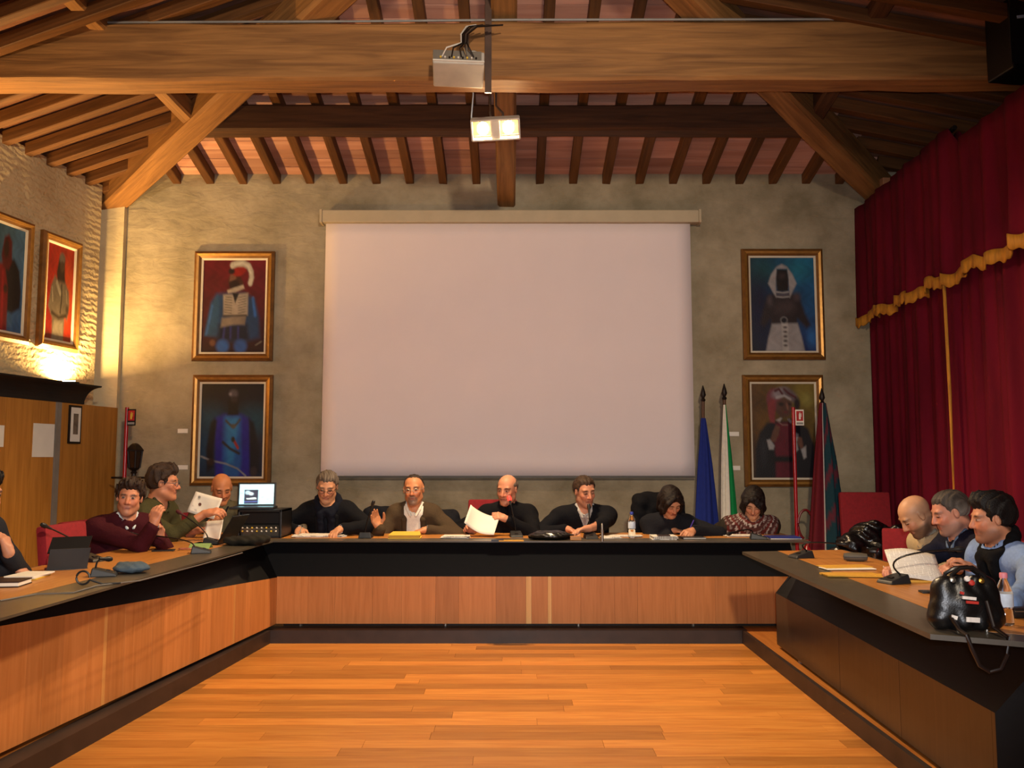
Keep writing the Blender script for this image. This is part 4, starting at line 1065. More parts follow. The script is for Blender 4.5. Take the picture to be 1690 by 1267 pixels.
EDGES = [((0,0,0),(1,0,0)),((0,1,0),(1,1,0)),((0,0,1),(1,0,1)),((0,1,1),(1,1,1)),((0,0,0),(0,1,0)),((1,0,0),(1,1,0)),((0,0,1),(0,1,1)),((1,0,1),(1,1,1)),((0,0,0),(0,0,1)),((1,0,0),(1,0,1)),((0,1,0),(0,1,1)),((1,1,0),(1,1,1))]
def polygonise(prims, h, post=None, noise=None):
    """union of soft primitives -> quad mesh (surface nets). post(F,X,Y,Z) may cut the field"""
    adds = [p for p in prims if p[0] in ('cap', 'ell')]
    lo = np.min([prim_bounds(p)[0] for p in adds], 0) - 4 * h; hi = np.max([prim_bounds(p)[1] for p in adds], 0) + 4 * h
    n = np.ceil((hi - lo) / h).astype(int) + 1
    F = np.full(n, 0.5, np.float32)
    ax = [(lo[i] + h * np.arange(n[i])).astype(np.float32) for i in range(3)]
    def region(p, pad):
        a, b = prim_bounds(p)
        i0 = np.maximum(np.floor((a - pad - lo) / h).astype(int), 0); i1 = np.minimum(np.ceil((b + pad - lo) / h).astype(int) + 1, n)
        s = tuple(slice(i0[i], i1[i]) for i in range(3))
        return s, ax[0][s[0]][:, None, None], ax[1][s[1]][None, :, None], ax[2][s[2]][None, None, :]
    for p in prims:
        if p[0] in ('cap', 'ell'):
            k = p[-1]; s, X, Y, Z = region(p, k + 3 * h)
            F[s] = smin(F[s], dist(p, X, Y, Z).astype(np.float32), max(k, 1e-4))
        elif p[0] == 'sub':
            q = p[1]; k = q[-1]; s, X, Y, Z = region(q, k + 3 * h)
            F[s] = -smin(-F[s], dist(q, X, Y, Z).astype(np.float32), max(k, 1e-4))
        elif p[0] == 'plane':
            X, Y, Z = ax[0][:, None, None], ax[1][None, :, None], ax[2][None, None, :]
            d = ((X - p[1][0]) * p[2][0] + (Y - p[1][1]) * p[2][1] + (Z - p[1][2]) * p[2][2]).astype(np.float32)
            F = np.maximum(F, d)
    X, Y, Z = ax[0][:, None, None], ax[1][None, :, None], ax[2][None, None, :]
    if noise:
        amp, fq, ph = noise
        band = np.abs(F) < 0.06
        w = np.sin(X * fq + 2.0 * np.sin(Z * fq * 0.7 + ph) + ph) * np.sin(Z * fq * 1.1 + 1.5 * np.sin(Y * fq * 0.8)) + 0.5 * np.sin((X + Y) * fq * 1.9 + Z * fq * 1.3 + ph)
        F = F + (amp * w).astype(np.float32)
    if post is not None: F = post(F, X, Y, Z)
    ins = F < 0
    c = np.zeros(n - 1, np.int8)
    for a in (0, 1):
        for b in (0, 1):
            for g in (0, 1): c += ins[a:n[0] - 1 + a, b:n[1] - 1 + b, g:n[2] - 1 + g]
    m = (c > 0) & (c < 8)
    cells = np.argwhere(m); idx = np.full(n - 1, -1, np.int32); idx[m] = np.arange(len(cells))
    pos = np.zeros((len(cells), 3)); cnt = np.zeros(len(cells))
    for a, b in EDGES:
        ca = cells + a; cb = cells + b
        fa = F[ca[:, 0], ca[:, 1], ca[:, 2]]; fb = F[cb[:, 0], cb[:, 1], cb[:, 2]]
        cr = (fa < 0) != (fb < 0); t = np.where(cr, fa / (fa - fb + 1e-12), 0)
        pos += np.where(cr[:, None], np.array(a) + t[:, None] * (np.array(b) - np.array(a)), 0); cnt += cr
    V = lo + h * (cells + pos / np.maximum(cnt, 1)[:, None])
    faces = []
    for axis in range(3):
        s0 = [slice(None)] * 3; s1 = [slice(None)] * 3
        s0[axis] = slice(0, -1); s1[axis] = slice(1, None)
        o = [i for i in range(3) if i != axis]
        for i in o: s0[i] = slice(1, -1); s1[i] = slice(1, -1)
        A = ins[tuple(s0)]; B = ins[tuple(s1)]
        e = np.argwhere(A != B)
        if not len(e): continue
        flip = A[e[:, 0], e[:, 1], e[:, 2]]
        base_ = e.copy(); base_[:, o[0]] += 1; base_[:, o[1]] += 1
        def cell(d0, d1):
            q = base_.copy(); q[:, o[0]] += d0; q[:, o[1]] += d1; return idx[q[:, 0], q[:, 1], q[:, 2]]
        q = np.stack([cell(-1, -1), cell(0, -1), cell(0, 0), cell(-1, 0)], 1)
        if axis == 1: flip = ~flip
        q = np.where(flip[:, None], q, q[:, ::-1])
        faces.append(q)
    return V, np.concatenate(faces)

M_SKIN = painted_mat('skin', rough=0.5, bscale=25, spec=0.35)
M_HAIRP = painted_mat('hair', rough=0.6, bscale=160, bump=0.35, spec=0.25)
M_CLOTHP = painted_mat('clothing', rough=0.88, bscale=70, bump=0.25, spec=0.15)

HEADSTYLE = {}
def rot_head(fdir, pitch, roll):
    """columns: right, forward, up of the head"""
    f = unit(vec(fdir[0], fdir[1], 0)); r = vec(f[1], -f[0], 0); u = vec(0, 0, 1)
    p = math.radians(pitch)
    f2 = f * math.cos(p) - u * math.sin(p); u2 = u * math.cos(p) + f * math.sin(p)
    q = math.radians(roll)
    r3 = r * math.cos(q) - u2 * math.sin(q); u3 = u2 * math.cos(q) + r * math.sin(q)
    return np.stack([r3, f2, u3], 1)

def finger_prims(W, d, n, side, s, curl, thumb_open=0.5):
    """hand: wrist W, finger direction d, palm normal n, side +1 right / -1 left"""
    d = unit(d); n = unit(n - d * (n @ d)); th = side * np.cross(d, n)   # towards the thumb
    P = []
    K = 0.012 * s
    P.append(cap(W, W + d * .03 * s, .026 * s, .028 * s, K))
    for i, off in enumerate((.030, .010, -.010, -.028)):
        base_ = W + d * (.088 - .006 * abs(i - 1)) * s + th * off * s
        P.append(cap(W + d * .02 * s + th * off * .55 * s, base_, .0155 * s, .0125 * s, K))
        L = (.074, .082, .076, .060)[i] * s
        p = base_; ang = math.radians(curl * 0.75)
        for j, fr in enumerate((.46, .31, .23)):
            dirv = d * math.cos(ang) + n * math.sin(ang)
            q = p + dirv * L * fr
            P.append(cap(p, q, (.0100, .0092, .0085)[j] * s, (.0092, .0085, .0075)[j] * s, .004 * s))
            p = q; ang += math.radians(curl)
    # thumb leaves the side of the palm
    b0 = W + d * .032 * s + th * .024 * s; a1 = unit(d * (.65) + th * (.75 * thumb_open + .25) + n * .35)
    b1 = b0 + a1 * .042 * s; a2 = unit(d * .9 + th * .25 * thumb_open + n * .45); b2 = b1 + a2 * .033 * s; b3 = b2 + unit(d + n * .5) * .024 * s
    P += [cap(b0, b1, .0155 * s, .0120 * s, .012 * s), cap(b1, b2, .0115 * s, .0105 * s, .005 * s), cap(b2, b3, .0105 * s, .0085 * s, .004 * s)]
    return P

def ik(S, W, l1, l2, hint):
    D_ = W - S; d = np.linalg.norm(D_)
    if d > (l1 + l2) * .995: k = d / (l1 + l2) * 1.006; l1 *= k; l2 *= k
    a = (l1 * l1 - l2 * l2 + d * d) / (2 * d); hgt = math.sqrt(max(l1 * l1 - a * a, 1e-6)); u = D_ / d
    p = hint - u * (hint @ u); p = unit(p)
    return S + u * a + p * hgt

def person(label, head, fdir, hdir, pitch=0, roll=0, s=1.0, nb=(0, -.045, -.145), lean=0.22, hipz=0.52, arms=(), skin='#b9805c', hair=None, hcol='#2a1d16',
           top='#1c1c22', topname='sweater', shirt=None, collar=None, jacket=False, beard=None, brow=None, glasses=None, scarf=None, width=1.0, stubble=0.0, shaved=None, topcol=None, cuffs=None, vox=0.0062, vneck=None, fat=1.0, highneck=None, lips='#9c5a4c', sway=0.0, greying=None):
    H = np.asarray(head, float); f0 = unit(vec(fdir[0], fdir[1], 0)); r0 = vec(f0[1], -f0[0], 0); up = vec(0, 0, 1)
    R = rot_head(hdir, pitch, roll)
    N = H + (r0 * nb[0] + f0 * nb[1] + up * nb[2]) * s
    Hp = np.array([N[0], N[1], 0]) - f0 * lean + r0 * sway; Hp[2] = hipz
    u = unit(N - Hp); L = np.linalg.norm(N - Hp); r = unit(r0 - u * (r0 @ u)); f = np.cross(u, r)
    B = np.stack([r, f, u], 1)
    def hl(x, y, z): return H + R @ (np.array([x, y, z]) * s)
    HK = .012 * s
    headp = [ell(hl(0, -.014, .034), np.array([.0765, .097, .084]) * s, R, .02 * s),
             ell(hl(0, .024, -.030), np.array([.060, .066, .080]) * s, R, .03 * s),
             cap(hl(-.046, .002, -.060), hl(-.014, .066, -.094), .022 * s, .020 * s, .03 * s), cap(hl(.046, .002, -.060), hl(.014, .066, -.094), .022 * s, .020 * s, .03 * s),
             ell(hl(0, .072, -.097), np.array([.022, .018, .016]) * s, R, .02 * s),
             cap(hl(-.040, .064, -.018), hl(-.030, .070, -.030), .018 * s, .016 * s, .02 * s), cap(hl(.040, .064, -.018), hl(.030, .070, -.030), .018 * s, .016 * s, .02 * s),
             cap(hl(-.038, .073, .030), hl(.038, .073, .030), .013 * s, .013 * s, .012 * s),
             sub_(ell(hl(-.031, .101, .010), np.array([.019, .017, .013]) * s, R, .012 * s)), sub_(ell(hl(.031, .101, .010), np.array([.019, .017, .013]) * s, R, .012 * s)),
             ell(hl(-.031, .0765, .010), np.array([.0150, .0125, .0115]) * s, R, .004 * s), ell(hl(.031, .0765, .010), np.array([.0150, .0125, .0115]) * s, R, .004 * s),
             cap(hl(0, .086, .018), hl(0, .107, -.024), .0085 * s, .0125 * s, .012 * s),
             ell(hl(-.0125, .096, -.029), np.array([.009, .010, .008]) * s, R, .006 * s), ell(hl(.0125, .096, -.029), np.array([.009, .010, .008]) * s, R, .006 * s),
             cap(hl(-.019, .083, -.0555), hl(.019, .083, -.0555), .0070 * s, .0070 * s, .006 * s), cap(hl(-.016, .083, -.0655), hl(.016, .083, -.0655), .0078 * s, .0078 * s, .005 * s),
             ell(hl(-.077, -.006, .002), np.array([.008, .019, .031]) * s, R @ np.array(Rz(.35)), .006 * s), ell(hl(.077, -.006, .002), np.array([.008, .019, .031]) * s, R @ np.array(Rz(-.35)), .006 * s),
             sub_(ell(hl(-.088, .002, .004), np.array([.007, .009, .016]) * s, R, .004 * s)), sub_(ell(hl(.088, .002, .004), np.array([.007, .009, .016]) * s, R, .004 * s))]
    neck = [cap(N - u * .03 * s, hl(0, -.026, -.045), .060 * s * fat, .054 * s * fat, .03 * s), cap(hl(0, .02, -.07), hl(0, -.03, -.06), .03 * s, .05 * s, .03 * s)]
    def torso(g, kk=.05):
        w = width
        P = [ell(Hp + u * .03 * s, np.array([.165 * w + g, .125 * fat + g, .13 + g]) * s, B, kk),
             ell(Hp + u * L * .38, np.array([.155 * w + g, .118 * fat + g, max(.17, L * .30) + g]) * s, B, kk),
             ell(N - u * .20 * s - f * .012 * s, np.array([.168 * w + g, .116 + g, .19 + g]) * s, B, kk),
             cap(N - u * .062 * s - r * .145 * w * s, N - u * .062 * s + r * .145 * w * s, (.062 + g) * s, (.062 + g) * s, kk),
             cap(N - u * .015 * s, N - u * .06 * s - r * .15 * w * s, (.058 + g) * s, (.050 + g) * s, kk), cap(N - u * .015 * s, N - u * .06 * s + r * .15 * w * s, (.058 + g) * s, (.050 + g) * s, kk)]
        return P
    arm_b = []; arm_c = []; hands = []; wrists = []
    for a in arms:
        side = a['side']; S_ = N - u * .068 * s + r * (side * .178 * width) * s
        d = unit(a['d']); W = np.asarray(a['hand'], float) - d * .055 * s
        hint = np.asarray(a.get('hint', r * side * .6 - up * .8 - f * .2), float)
        E = np.asarray(a['elbow'], float) if 'elbow' in a else ik(S_, W, .285 * s, .255 * s, hint)
        arm_b += [cap(S_, E, .050 * s, .041 * s, .03), cap(E, W, .041 * s, .027 * s, .012)]
        g = a.get('g', .014); ce = W - unit(W - E) * a.get('cuff', .015) * s
        arm_c += [cap(S_, E, (.054 + g) * s, (.043 + g) * s, .045), cap(E, ce, (.043 + g) * s, (.031 + g) * s, .02)]
        hands += finger_prims(W, d, np.asarray(a['n'], float), side, s, a.get('curl', 22), a.get('thumb', .5))
        wrists.append((W, unit(W - E), a))
    loc = vec(Hp[0], Hp[1], PLAT)
    # ---- body: one continuous surface
    V, Fc = polygonise(torso(0) + arm_b + hands + neck + headp, vox * max(1, s * .97))
    q = ((V - H) @ R) / s
    sk = np.array(lin(skin)); C = np.tile(sk, (len(V), 1))
    C *= (1 + 0.05 * np.sin(V[:, :1] * 60) * np.sin(V[:, 2:] * 47 + V[:, 1:2] * 31))
    def blend(mask, col, amt=1.0):
        nonlocal C
        mk = (np.clip(mask, 0, 1) * amt)[:, None]; C = C * (1 - mk) + np.array(lin(col)) * mk
    def el(cx, cz, rx, rz, soft=.4): return np.clip((1 + soft - np.sqrt(((q[:, 0] - cx) / rx) ** 2 + ((q[:, 2] - cz) / rz) ** 2)) / soft, 0, 1) * (q[:, 1] > .045)
    near = (np.abs(q) < .16).all(1)
    red = [el(-.042, -.022, .022, .02, .8) + el(.042, -.022, .022, .02, .8) + el(0, -.02, .014, .014, .6)]
    blend(near * red[0], '#c06a50', .35)
    bc = brow or hcol
    for sx in (-1, 1):
        t_ = (q[:, 0] * sx - .032) / .022
        arch = .030 - .004 * t_ ** 2
        blend(near * (q[:, 1] > .05) * np.clip(1.4 - np.abs(t_), 0, 1) * np.clip(1.6 - np.abs(q[:, 2] - arch) / .0055, 0, 1), bc, .9)
        blend(near * el(sx * .031, .010, .0130, .0045), '#cdbfb2', .55 if pitch < 14 else .1)
        blend(near * el(sx * .031, .0095 if pitch < 14 else .005, .0070 if pitch < 14 else .014, .0060 if pitch < 14 else .0040), '#1c120e', .92)
        blend(near * el(sx * .031, .0175, .016, .003), '#3a2018', .5)
    blend(near * el(0, -.060, .024, .0095), lips, .75); blend(near * el(0, -.0605, .022, .0022), '#4c201c', .7)
    blend(near * el(-.009, -.033, .004, .003) + near * el(.009, -.033, .004, .003), '#4c241c', .6)
    if hair and hair not in ('bob', 'parted'):
        (y0, z0) = {'short': (.070, .072), 'thick': (.068, .060), 'thin': (.040, .096), 'sides': (.020, .030)}[hair]
        dp = -((q[:, 0] * 0 + q[:, 1] - y0) * .74 - (q[:, 2] - z0) * .67)
        if hair == 'sides': dp = np.minimum(dp, .058 - q[:, 2] - .35 * q[:, 1])
        ear = np.clip(1.5 - np.sqrt(((np.abs(q[:, 0]) - .083) / .02) ** 2 + ((q[:, 1] - .004) / .026) ** 2 + ((q[:, 2] + .002) / .036) ** 2), 0, 1)
        blend(near * np.clip((dp - .004) / .012, 0, 1) * (q[:, 2] > -.075) * (1 - np.clip(ear * 2, 0, 1)), hcol, .8)
    if stubble:
        mk = near * np.clip((-.035 - q[:, 2]) / .02, 0, 1) * np.clip((q[:, 1] + .03) / .03, 0, 1) * (q[:, 2] > -.13)
        blend(mk * (1 - np.clip(el(0, -.060, .024, .0095), 0, 1)), beard or '#4a3c36', stubble)
    if beard and not stubble:
        mk = near * (np.clip((1.3 - np.sqrt((q[:, 0] / .034) ** 2 + ((q[:, 2] + .075) / .038) ** 2)) / .3, 0, 1)) * (q[:, 1] > .04)
        blend(mk * (1 - np.clip(el(0, -.060, .02, .007), 0, 1)), beard, .8)
    if shaved:
        mk = near * np.clip((-(q[:, 1] - .03) * .62 + (q[:, 2] - .048) * .4 + .02) / .03, 0, 1) * np.clip((.075 - q[:, 2]) / .04, 0, 1) * (q[:, 2] > -.07)
        blend(mk, shaved, .55)
    me = raw_mesh('person', V - loc, Fc, C)
    body = link_mesh('person', me, M_SKIN, None, True)
    body.location = tuple(loc); props(body, label, 'person')
    def garment(name, prims, h, color, post=None, noise=(.004, 22, len(label)), material=M_CLOTHP, cf=None):
        V2, F2 = polygonise(prims, h, post, noise)
        if not len(F2): return None
        c2 = np.tile(np.array(lin(color)), (len(V2), 1)) if cf is None else cf(V2)
        m2 = raw_mesh(name, V2 - loc, F2, c2)
        return link_mesh(name, m2, material, body, True)
    # ---- clothing
    neckcut = sub_(cap(N + u * .005 * s + f * .012, hl(0, -.01, -.02), (.064 if not highneck else .056) * s * fat, .075 * s, .008))
    gt = .022 if jacket else .016
    def vcut(depth, wid, bottom_open=False):
        def post(F, X, Y, Z):
            dx, dy, dz = X - N[0], Y - N[1], Z - N[2]
            a = dx * r[0] + dy * r[1] + dz * r[2]; b = dx * f[0] + dy * f[1] + dz * f[2]; c = dx * u[0] + dy * u[1] + dz * u[2]
            t = np.clip((c + depth * s) / (depth * s), 0, 1.2)
            half = wid * s * (t if not bottom_open else (.55 + .45 * t))
            inside = np.minimum(half - np.abs(a), b - .02 * s)
            if not bottom_open: inside = np.minimum(inside, c + depth * s)
            return np.maximum(F, inside.astype(np.float32))
        return post
    arms_gt = [p if p[0] != 'cap' else p for p in arm_c]
    tprims = torso(gt) + arm_c
    if highneck: tprims = tprims + [cap(N, N + u * .045 * s, .070 * s * fat, .064 * s * fat, .02)]
    tprims = tprims + [neckcut]
    post = None
    if jacket: post = vcut(.55, .075, True)
    elif vneck: post = vcut(vneck, .05)
    garment(topname, tprims, .0105, top, post, cf=(None if topcol is None else (lambda V2: topcol(V2, N, r, f, u, s))))
    if shirt:
        garment('shirt', torso(.010 if jacket else .009) + [neckcut], .012, shirt, noise=(.0015, 20, 1))
    if collar:
        # shirt collar: two leaves standing round the neck and opening at the front
        P = []
        for sd in (-1, 1):
            pts = [N + u * .050 * s - f * .055 * s, N + u * .042 * s + r * sd * .066 * s - f * .0 * s, N + u * .018 * s + r * sd * .050 * s + f * .055 * s, N - u * .022 * s + r * sd * .022 * s + f * .092 * s]
            for a, b in zip(pts[:-1], pts[1:]): P.append(cap(a, b, .0125 * s, .011 * s, .008))
        garment('collar', P, .006, collar, noise=None)
    if jacket:
        P = []
        for sd in (-1, 1):
            pts = [N + u * .040 * s - f * .06 * s, N + u * .025 * s + r * sd * .075 * s, N - u * .06 * s + r * sd * .075 * s + f * .085 * s, N - u * .22 * s + r * sd * .075 * s + f * .125 * s, N - u * .36 * s + r * sd * .05 * s + f * .14 * s]
            for i, (a, b) in enumerate(zip(pts[:-1], pts[1:])): P.append(cap(a, b, (.016, .018, .022, .016)[i] * s, (.018, .022, .016, .010)[i] * s, .012))
        garment('lapel', P, .008, top, noise=None)
    if cuffs:
        for W, d, a in wrists:
            if a.get('nocuff'): continue
            garment('cuff', [cap(W - d * .045 * s, W - d * .004 * s, .037 * s, .036 * s, .004), sub_(cap(W - d * .0 * s, W + d * .05 * s, .030 * s, .03 * s, .002))], .006, cuffs, noise=None)
    if scarf:
        col, P = scarf, []
        n_ = 18
        for i in range(n_):
            a0 = 2 * math.pi * i / n_; a1 = 2 * math.pi * (i + 1) / n_
            c0 = N + u * .018 * s + r * math.cos(a0) * .085 * s + f * math.sin(a0) * .085 * s + u * (-.035 * math.sin(a0)) * s
            c1 = N + u * .018 * s + r * math.cos(a1) * .085 * s + f * math.sin(a1) * .085 * s + u * (-.035 * math.sin(a1)) * s
            P.append(cap(c0, c1, .031 * s, .031 * s, .02))
        for sd in (-1, 1):
            P.append(cap(N - u * .03 * s + r * sd * .045 * s + f * .10 * s, N - u * .30 * s + r * sd * .035 * s + f * .15 * s, .032 * s, .03 * s, .02))
        garment('scarf', P + [sub_(cap(N, hl(0, -.02, -.03), .058 * s, .058 * s, .004))], .009, col, noise=(.004, 45, 2))
    # trousers and shoes, out of sight under the desk
    P = [ell(Hp - u * .03, np.array([.18 * width, .145, .13]) * s, B, .05)]
    for sd in (-1, 1):
        hip = Hp + r0 * sd * .09 * s - up * .02; knee = hip + f0 * .40 * s + r0 * sd * .04; knee[2] = PLAT + .47; ank = knee + f0 * (-.02); ank[2] = PLAT + .09
        P += [cap(hip, knee, .088 * s, .066 * s, .04), cap(knee, ank, .064 * s, .048 * s, .03)]
    garment('trousers', P, .016, '#1b1c24', noise=(.004, 20, 1))
    for sd in (-1, 1):
        hip = Hp + r0 * sd * .09 * s + f0 * .38 * s + r0 * sd * .04; hip[2] = PLAT + .045
        garment('shoe', [cap(hip - f0 * .03, hip + f0 * .15, .042, .036, .01), plane((0, 0, PLAT + .002), (0, 0, -1))], .012, '#15110f', noise=None)
    # ---- hair
    if hair:
        hcl = np.array(lin(hcol))
        def hf(V2):
            q2 = ((V2 - H) @ R) / s
            st = 1 + .22 * np.sin(q2[:, :1] * 300 + 6 * np.sin(q2[:, 1:2] * 30)) + .12 * np.sin(q2[:, 2:] * 90 + q2[:, :1] * 40)
            c = hcl * st
            if greying:
                lowk = np.clip((.045 - q2[:, 2:]) / .05, 0, 1); c = c * (1 - lowk * .6) + np.array(lin(greying)) * lowk * .6
            return np.clip(c, 0, 1)
        if hair in ('bob', 'parted'):
            th = .015
            pr = [ell(hl(0, -.018, .036), np.array([.0765 + th, .097 + th, .085 + th]) * s, R, .01), plane(hl(0, .074, .060), R @ np.array((0, .86, -.5)))]
            g_ = vec(0, 0, -1)
            for sd in (-1, 1):
                t0 = hl(sd * .066, .03, .06); t1 = hl(sd * .078, .015, -.03) + g_ * .01; t2 = hl(sd * .066, .0, -.085) + g_ * .03
                pr += [cap(t0, t1, .020 * s, .024 * s, .03), cap(t1, t2, .024 * s, .016 * s, .03), cap(hl(sd * .06, -.06, .0), hl(sd * .055, -.065, -.10) + g_ * .02, .036 * s, .028 * s, .03),
                       cap(hl(sd * .014, .066, .102), hl(sd * .060, .074, .052), .016 * s, .018 * s, .015), cap(hl(sd * .060, .074, .052), hl(sd * .074, .052, -.04) + g_ * .02, .017 * s, .014 * s, .02)]
            pr.append(sub_(ell(hl(0, .092, -.02), np.array([.056, .05, .088]) * s, R, .010)))
            if hair == 'parted': pr.append(cap(hl(.02, .078, .095), hl(-.050, .098, .030), .015 * s, .012 * s, .015))
            garment('hair', pr, .0065, hcol, None, noise=(.0020, 120, 1), material=M_HAIRP, cf=hf)
        else:
            th = {'short': .012, 'thick': .022, 'thin': .006, 'sides': .007}[hair]
            (y0, z0) = {'short': (.070, .072), 'thick': (.068, .060), 'thin': (.040, .096), 'sides': (.020, .030)}[hair]
            big = [ell(hl(0, -.014, .040), np.array([.125, .150, .130]) * s, R, .01)]
            def hpost(F, X, Y, Z):
                dx, dy, dz = X - H[0], Y - H[1], Z - H[2]
                qx, qy, qz = [(dx * R[0, i] + dy * R[1, i] + dz * R[2, i]) / s for i in range(3)]
                ex, ey, ez = qx, qy + .014, qz - .034
                k0 = np.sqrt((ex / .0765) ** 2 + (ey / .097) ** 2 + (ez / .084) ** 2) + 1e-6; k1 = np.sqrt((ex / .0765 ** 2) ** 2 + (ey / .097 ** 2) ** 2 + (ez / .084 ** 2) ** 2) + 1e-6
                d = k0 * (k0 - 1) / k1
                jag = .0035 * np.sin(qx * 240 + 3 * np.sin(qz * 60)) + .003 * np.sin(qx * 97 + 1.0) + .003 * np.sin(qz * 130 + qy * 90)
                temple = .020 * np.exp(-((np.abs(qx) - .050) / .016) ** 2) * np.clip((qz - .02) / .03, 0, 1)
                burn = -.016 * np.exp(-((np.abs(qx) - .074) / .012) ** 2) * np.clip((.03 - np.abs(qz - .005)) / .03, 0, 1)
                dp = -((qy - y0) * .74 - (qz - z0) * .67) - temple - burn + jag
                if hair == 'sides': dp = np.minimum(dp, (.058 - qz - .35 * qy + jag))
                t = th * np.clip(dp / .022, 0, 1) ** .7
                if hair == 'thick':
                    t = t + .014 * np.exp(-((qx - .018) / .05) ** 2 - ((qy - .055) / .035) ** 2) * np.clip((qz - .06) / .03, 0, 1) + .010 * np.clip((qz - .07) / .04, 0, 1)
                    t = t * np.clip((qz + .085) / .05, .25, 1)
                else: t = t * np.clip((qz + .075) / .04, .2, 1)
                t = t * (1 + .22 * np.sin(qx * 170 + 5 * np.sin(qy * 22 + qz * 9)) + .12 * np.sin(qx * 330 + qy * 60))
                F2 = np.maximum(d - t, .0012 - dp)
                F2 = np.maximum(F2, -.085 - qz + .25 * (qy + .05))
                for sd in (-1, 1):
                    er = np.sqrt(((qx - sd * .083) / .020) ** 2 + ((qy - .004) / .024) ** 2 + ((qz + .002) / .033) ** 2) - 1
                    F2 = np.maximum(F2, -er * .02)
                return (F2 * s).astype(np.float32)
            garment('hair', big, .0058, hcol, hpost, noise=None, material=M_HAIRP, cf=hf)
    # ---- glasses
    if glasses:
        mb = MB()
        for sd in (-1, 1):
            pts = [hl(sd * .033 + .021 * math.cos(a), .104 - .012 * abs(math.cos(a)) * (1 if math.cos(a) * sd > 0 else .2), .004 + .015 * math.sin(a)) - loc for a in np.linspace(0, 2 * math.pi, 15)]
            mb.tube(pts, .0019 * s, 5)
            mb.tube([hl(sd * .054, .094, .008) - loc, hl(sd * .080, .05, .012) - loc, hl(sd * .083, -.005, .012) - loc], .0018 * s, 5)
        mb.tube([hl(-.012, .105, .006) - loc, hl(0, .110, .009) - loc, hl(.012, .105, .006) - loc], .0018 * s, 5)
        mb.build('glasses', mat('glasses_' + glasses.strip('#'), glasses, 0.3, 0.5), body)
    return body

# ================================================================== chairs
def make_chair(label, loc, fdir, z_back=0.98):
    rz = math.atan2(-fdir[0], fdir[1])
    t_ = thing('armchair', label, 'chair', (loc[0], loc[1], PLAT), rz, 'red council chairs')
    def cushion(name, c, size, R_=None):
        mb = MB().box((0, 0, 0), size)
        if R_ is not None: mb.v = [tuple(R_ @ Vector(p)) for p in mb.v]
        mb.v = [(p[0] + c[0], p[1] + c[1], p[2] + c[2]) for p in mb.v]
        return mb.build(name, M_REDCLOTH, t_, True, bevel=0.022)
    cushion('seat', (0, 0.02, 0.37), (0.48, 0.48, 0.08))
    hb = z_back - 0.46
    cushion('backrest', (0, -0.25, 0.46 + hb / 2), (0.47, 0.07, hb), Rx(math.radians(6)))
    MB().box((0, -0.295, 0.46 + hb * .35), (0.30, 0.02, hb * .5), Rx(math.radians(6))).build('back_shell', M_BLKPLASTIC, t_, bevel=0.006)
    for sx in (-1, 1):
        a_ = MB().box((sx * 0.285, 0.0, 0.635), (0.06, 0.26, 0.03)).build('armrest', M_BLKPLASTIC, t_, True, bevel=0.012)
        MB().tube([(sx * 0.285, 0.0, 0.62), (sx * 0.285, 0.0, 0.36), (sx * 0.22, 0.0, 0.32)], 0.016, 8).build('post', M_METAL, a_, True)
    MB().lathe([(0.03, 0.06), (0.03, 0.30), (0.06, 0.33)], (0, 0, 0), 12).build('column', M_METAL, t_, True)
    for k in range(5):
        a = 2 * math.pi * k / 5
        l_ = MB().tube([(0, 0, 0.09), (0.28 * math.cos(a), 0.28 * math.sin(a), 0.055)], 0.02, 8, r2=0.013).build('base_leg', M_BLKPLASTIC, t_, True)
        MB().lathe([(0.026, -0.026), (0.026, 0.0), (0.01, 0.01)], (0.28 * math.cos(a), 0.28 * math.sin(a), 0.0265), 10).build('castor', M_BLKPLASTIC, l_, True)
    return t_

def blob(name, label, cat, prims, h, color, noise, material=None, group=None):
    V, Fc = polygonise(prims, h, None, noise)
    c = V.mean(0); c[2] = V[:, 2].min()
    me = raw_mesh(name, V - c, Fc, np.tile(np.array(lin(color)), (len(V), 1)))
    o = link_mesh(name, me, material or M_CLOTHP, None, True); o.location = tuple(c)
    return props(o, label, cat, group)

# ================================================================== the people
BK = (0, -1)
def onz(x, y, dz=0.035): return atZ(x, y, ZT + dz)
S1 = 1.12
# --- back row, left to right
YH = 7.66
person('grey haired man with glasses in a black blazer and dark scarf, writing', atY(540, 803, YH), BK, (0.10, -1), pitch=24, s=S1, roll=-3, hipz=.58,
       arms=[dict(side=1, hand=onz(494, 876, .03), d=(.35, -1, -.1), n=(.3, 0, -1), curl=38, hint=vec(-1, 0.2, -.2), cuff=.02), dict(side=-1, hand=onz(556, 876, .05), d=(-.45, -1, -.25), n=(0, -.3, -1), curl=30, hint=vec(1, .2, -.2), cuff=.02)],
       skin='#c08a68', hair='short', hcol='#5c5249', greying='#8a8078', top='#0e0f14', topname='blazer', jacket=True, shirt='#15171f', scarf='#10131f', glasses='#2a2a2c', cuffs='#b9bccc', width=.95)
person('bearded man with glasses in a brown jacket and white shirt', atY(683, 808, YH), BK, (-0.05, -1), pitch=5, roll=2, s=S1, hipz=.58,
       arms=[dict(side=1, hand=atY(622, 862, 7.35), d=(-.35, -.25, .9), n=(.55, -.8, 0), curl=14, thumb=1.0, hint=vec(-.6, .3, -1), cuff=.0), dict(side=-1, hand=onz(694, 876, .03), d=(-1, -.35, -.15), n=(0, 0, -1), curl=26, hint=vec(1, .1, -.3), cuff=.02)],
       skin='#c4845c', hair='thin', hcol='#2c2420', top='#46392a', topname='jacket', jacket=True, shirt='#e4e0d6', collar='#ded9ce', beard='#6c5e54', glasses='#b0a898', cuffs='#c6cad4', width=.90)
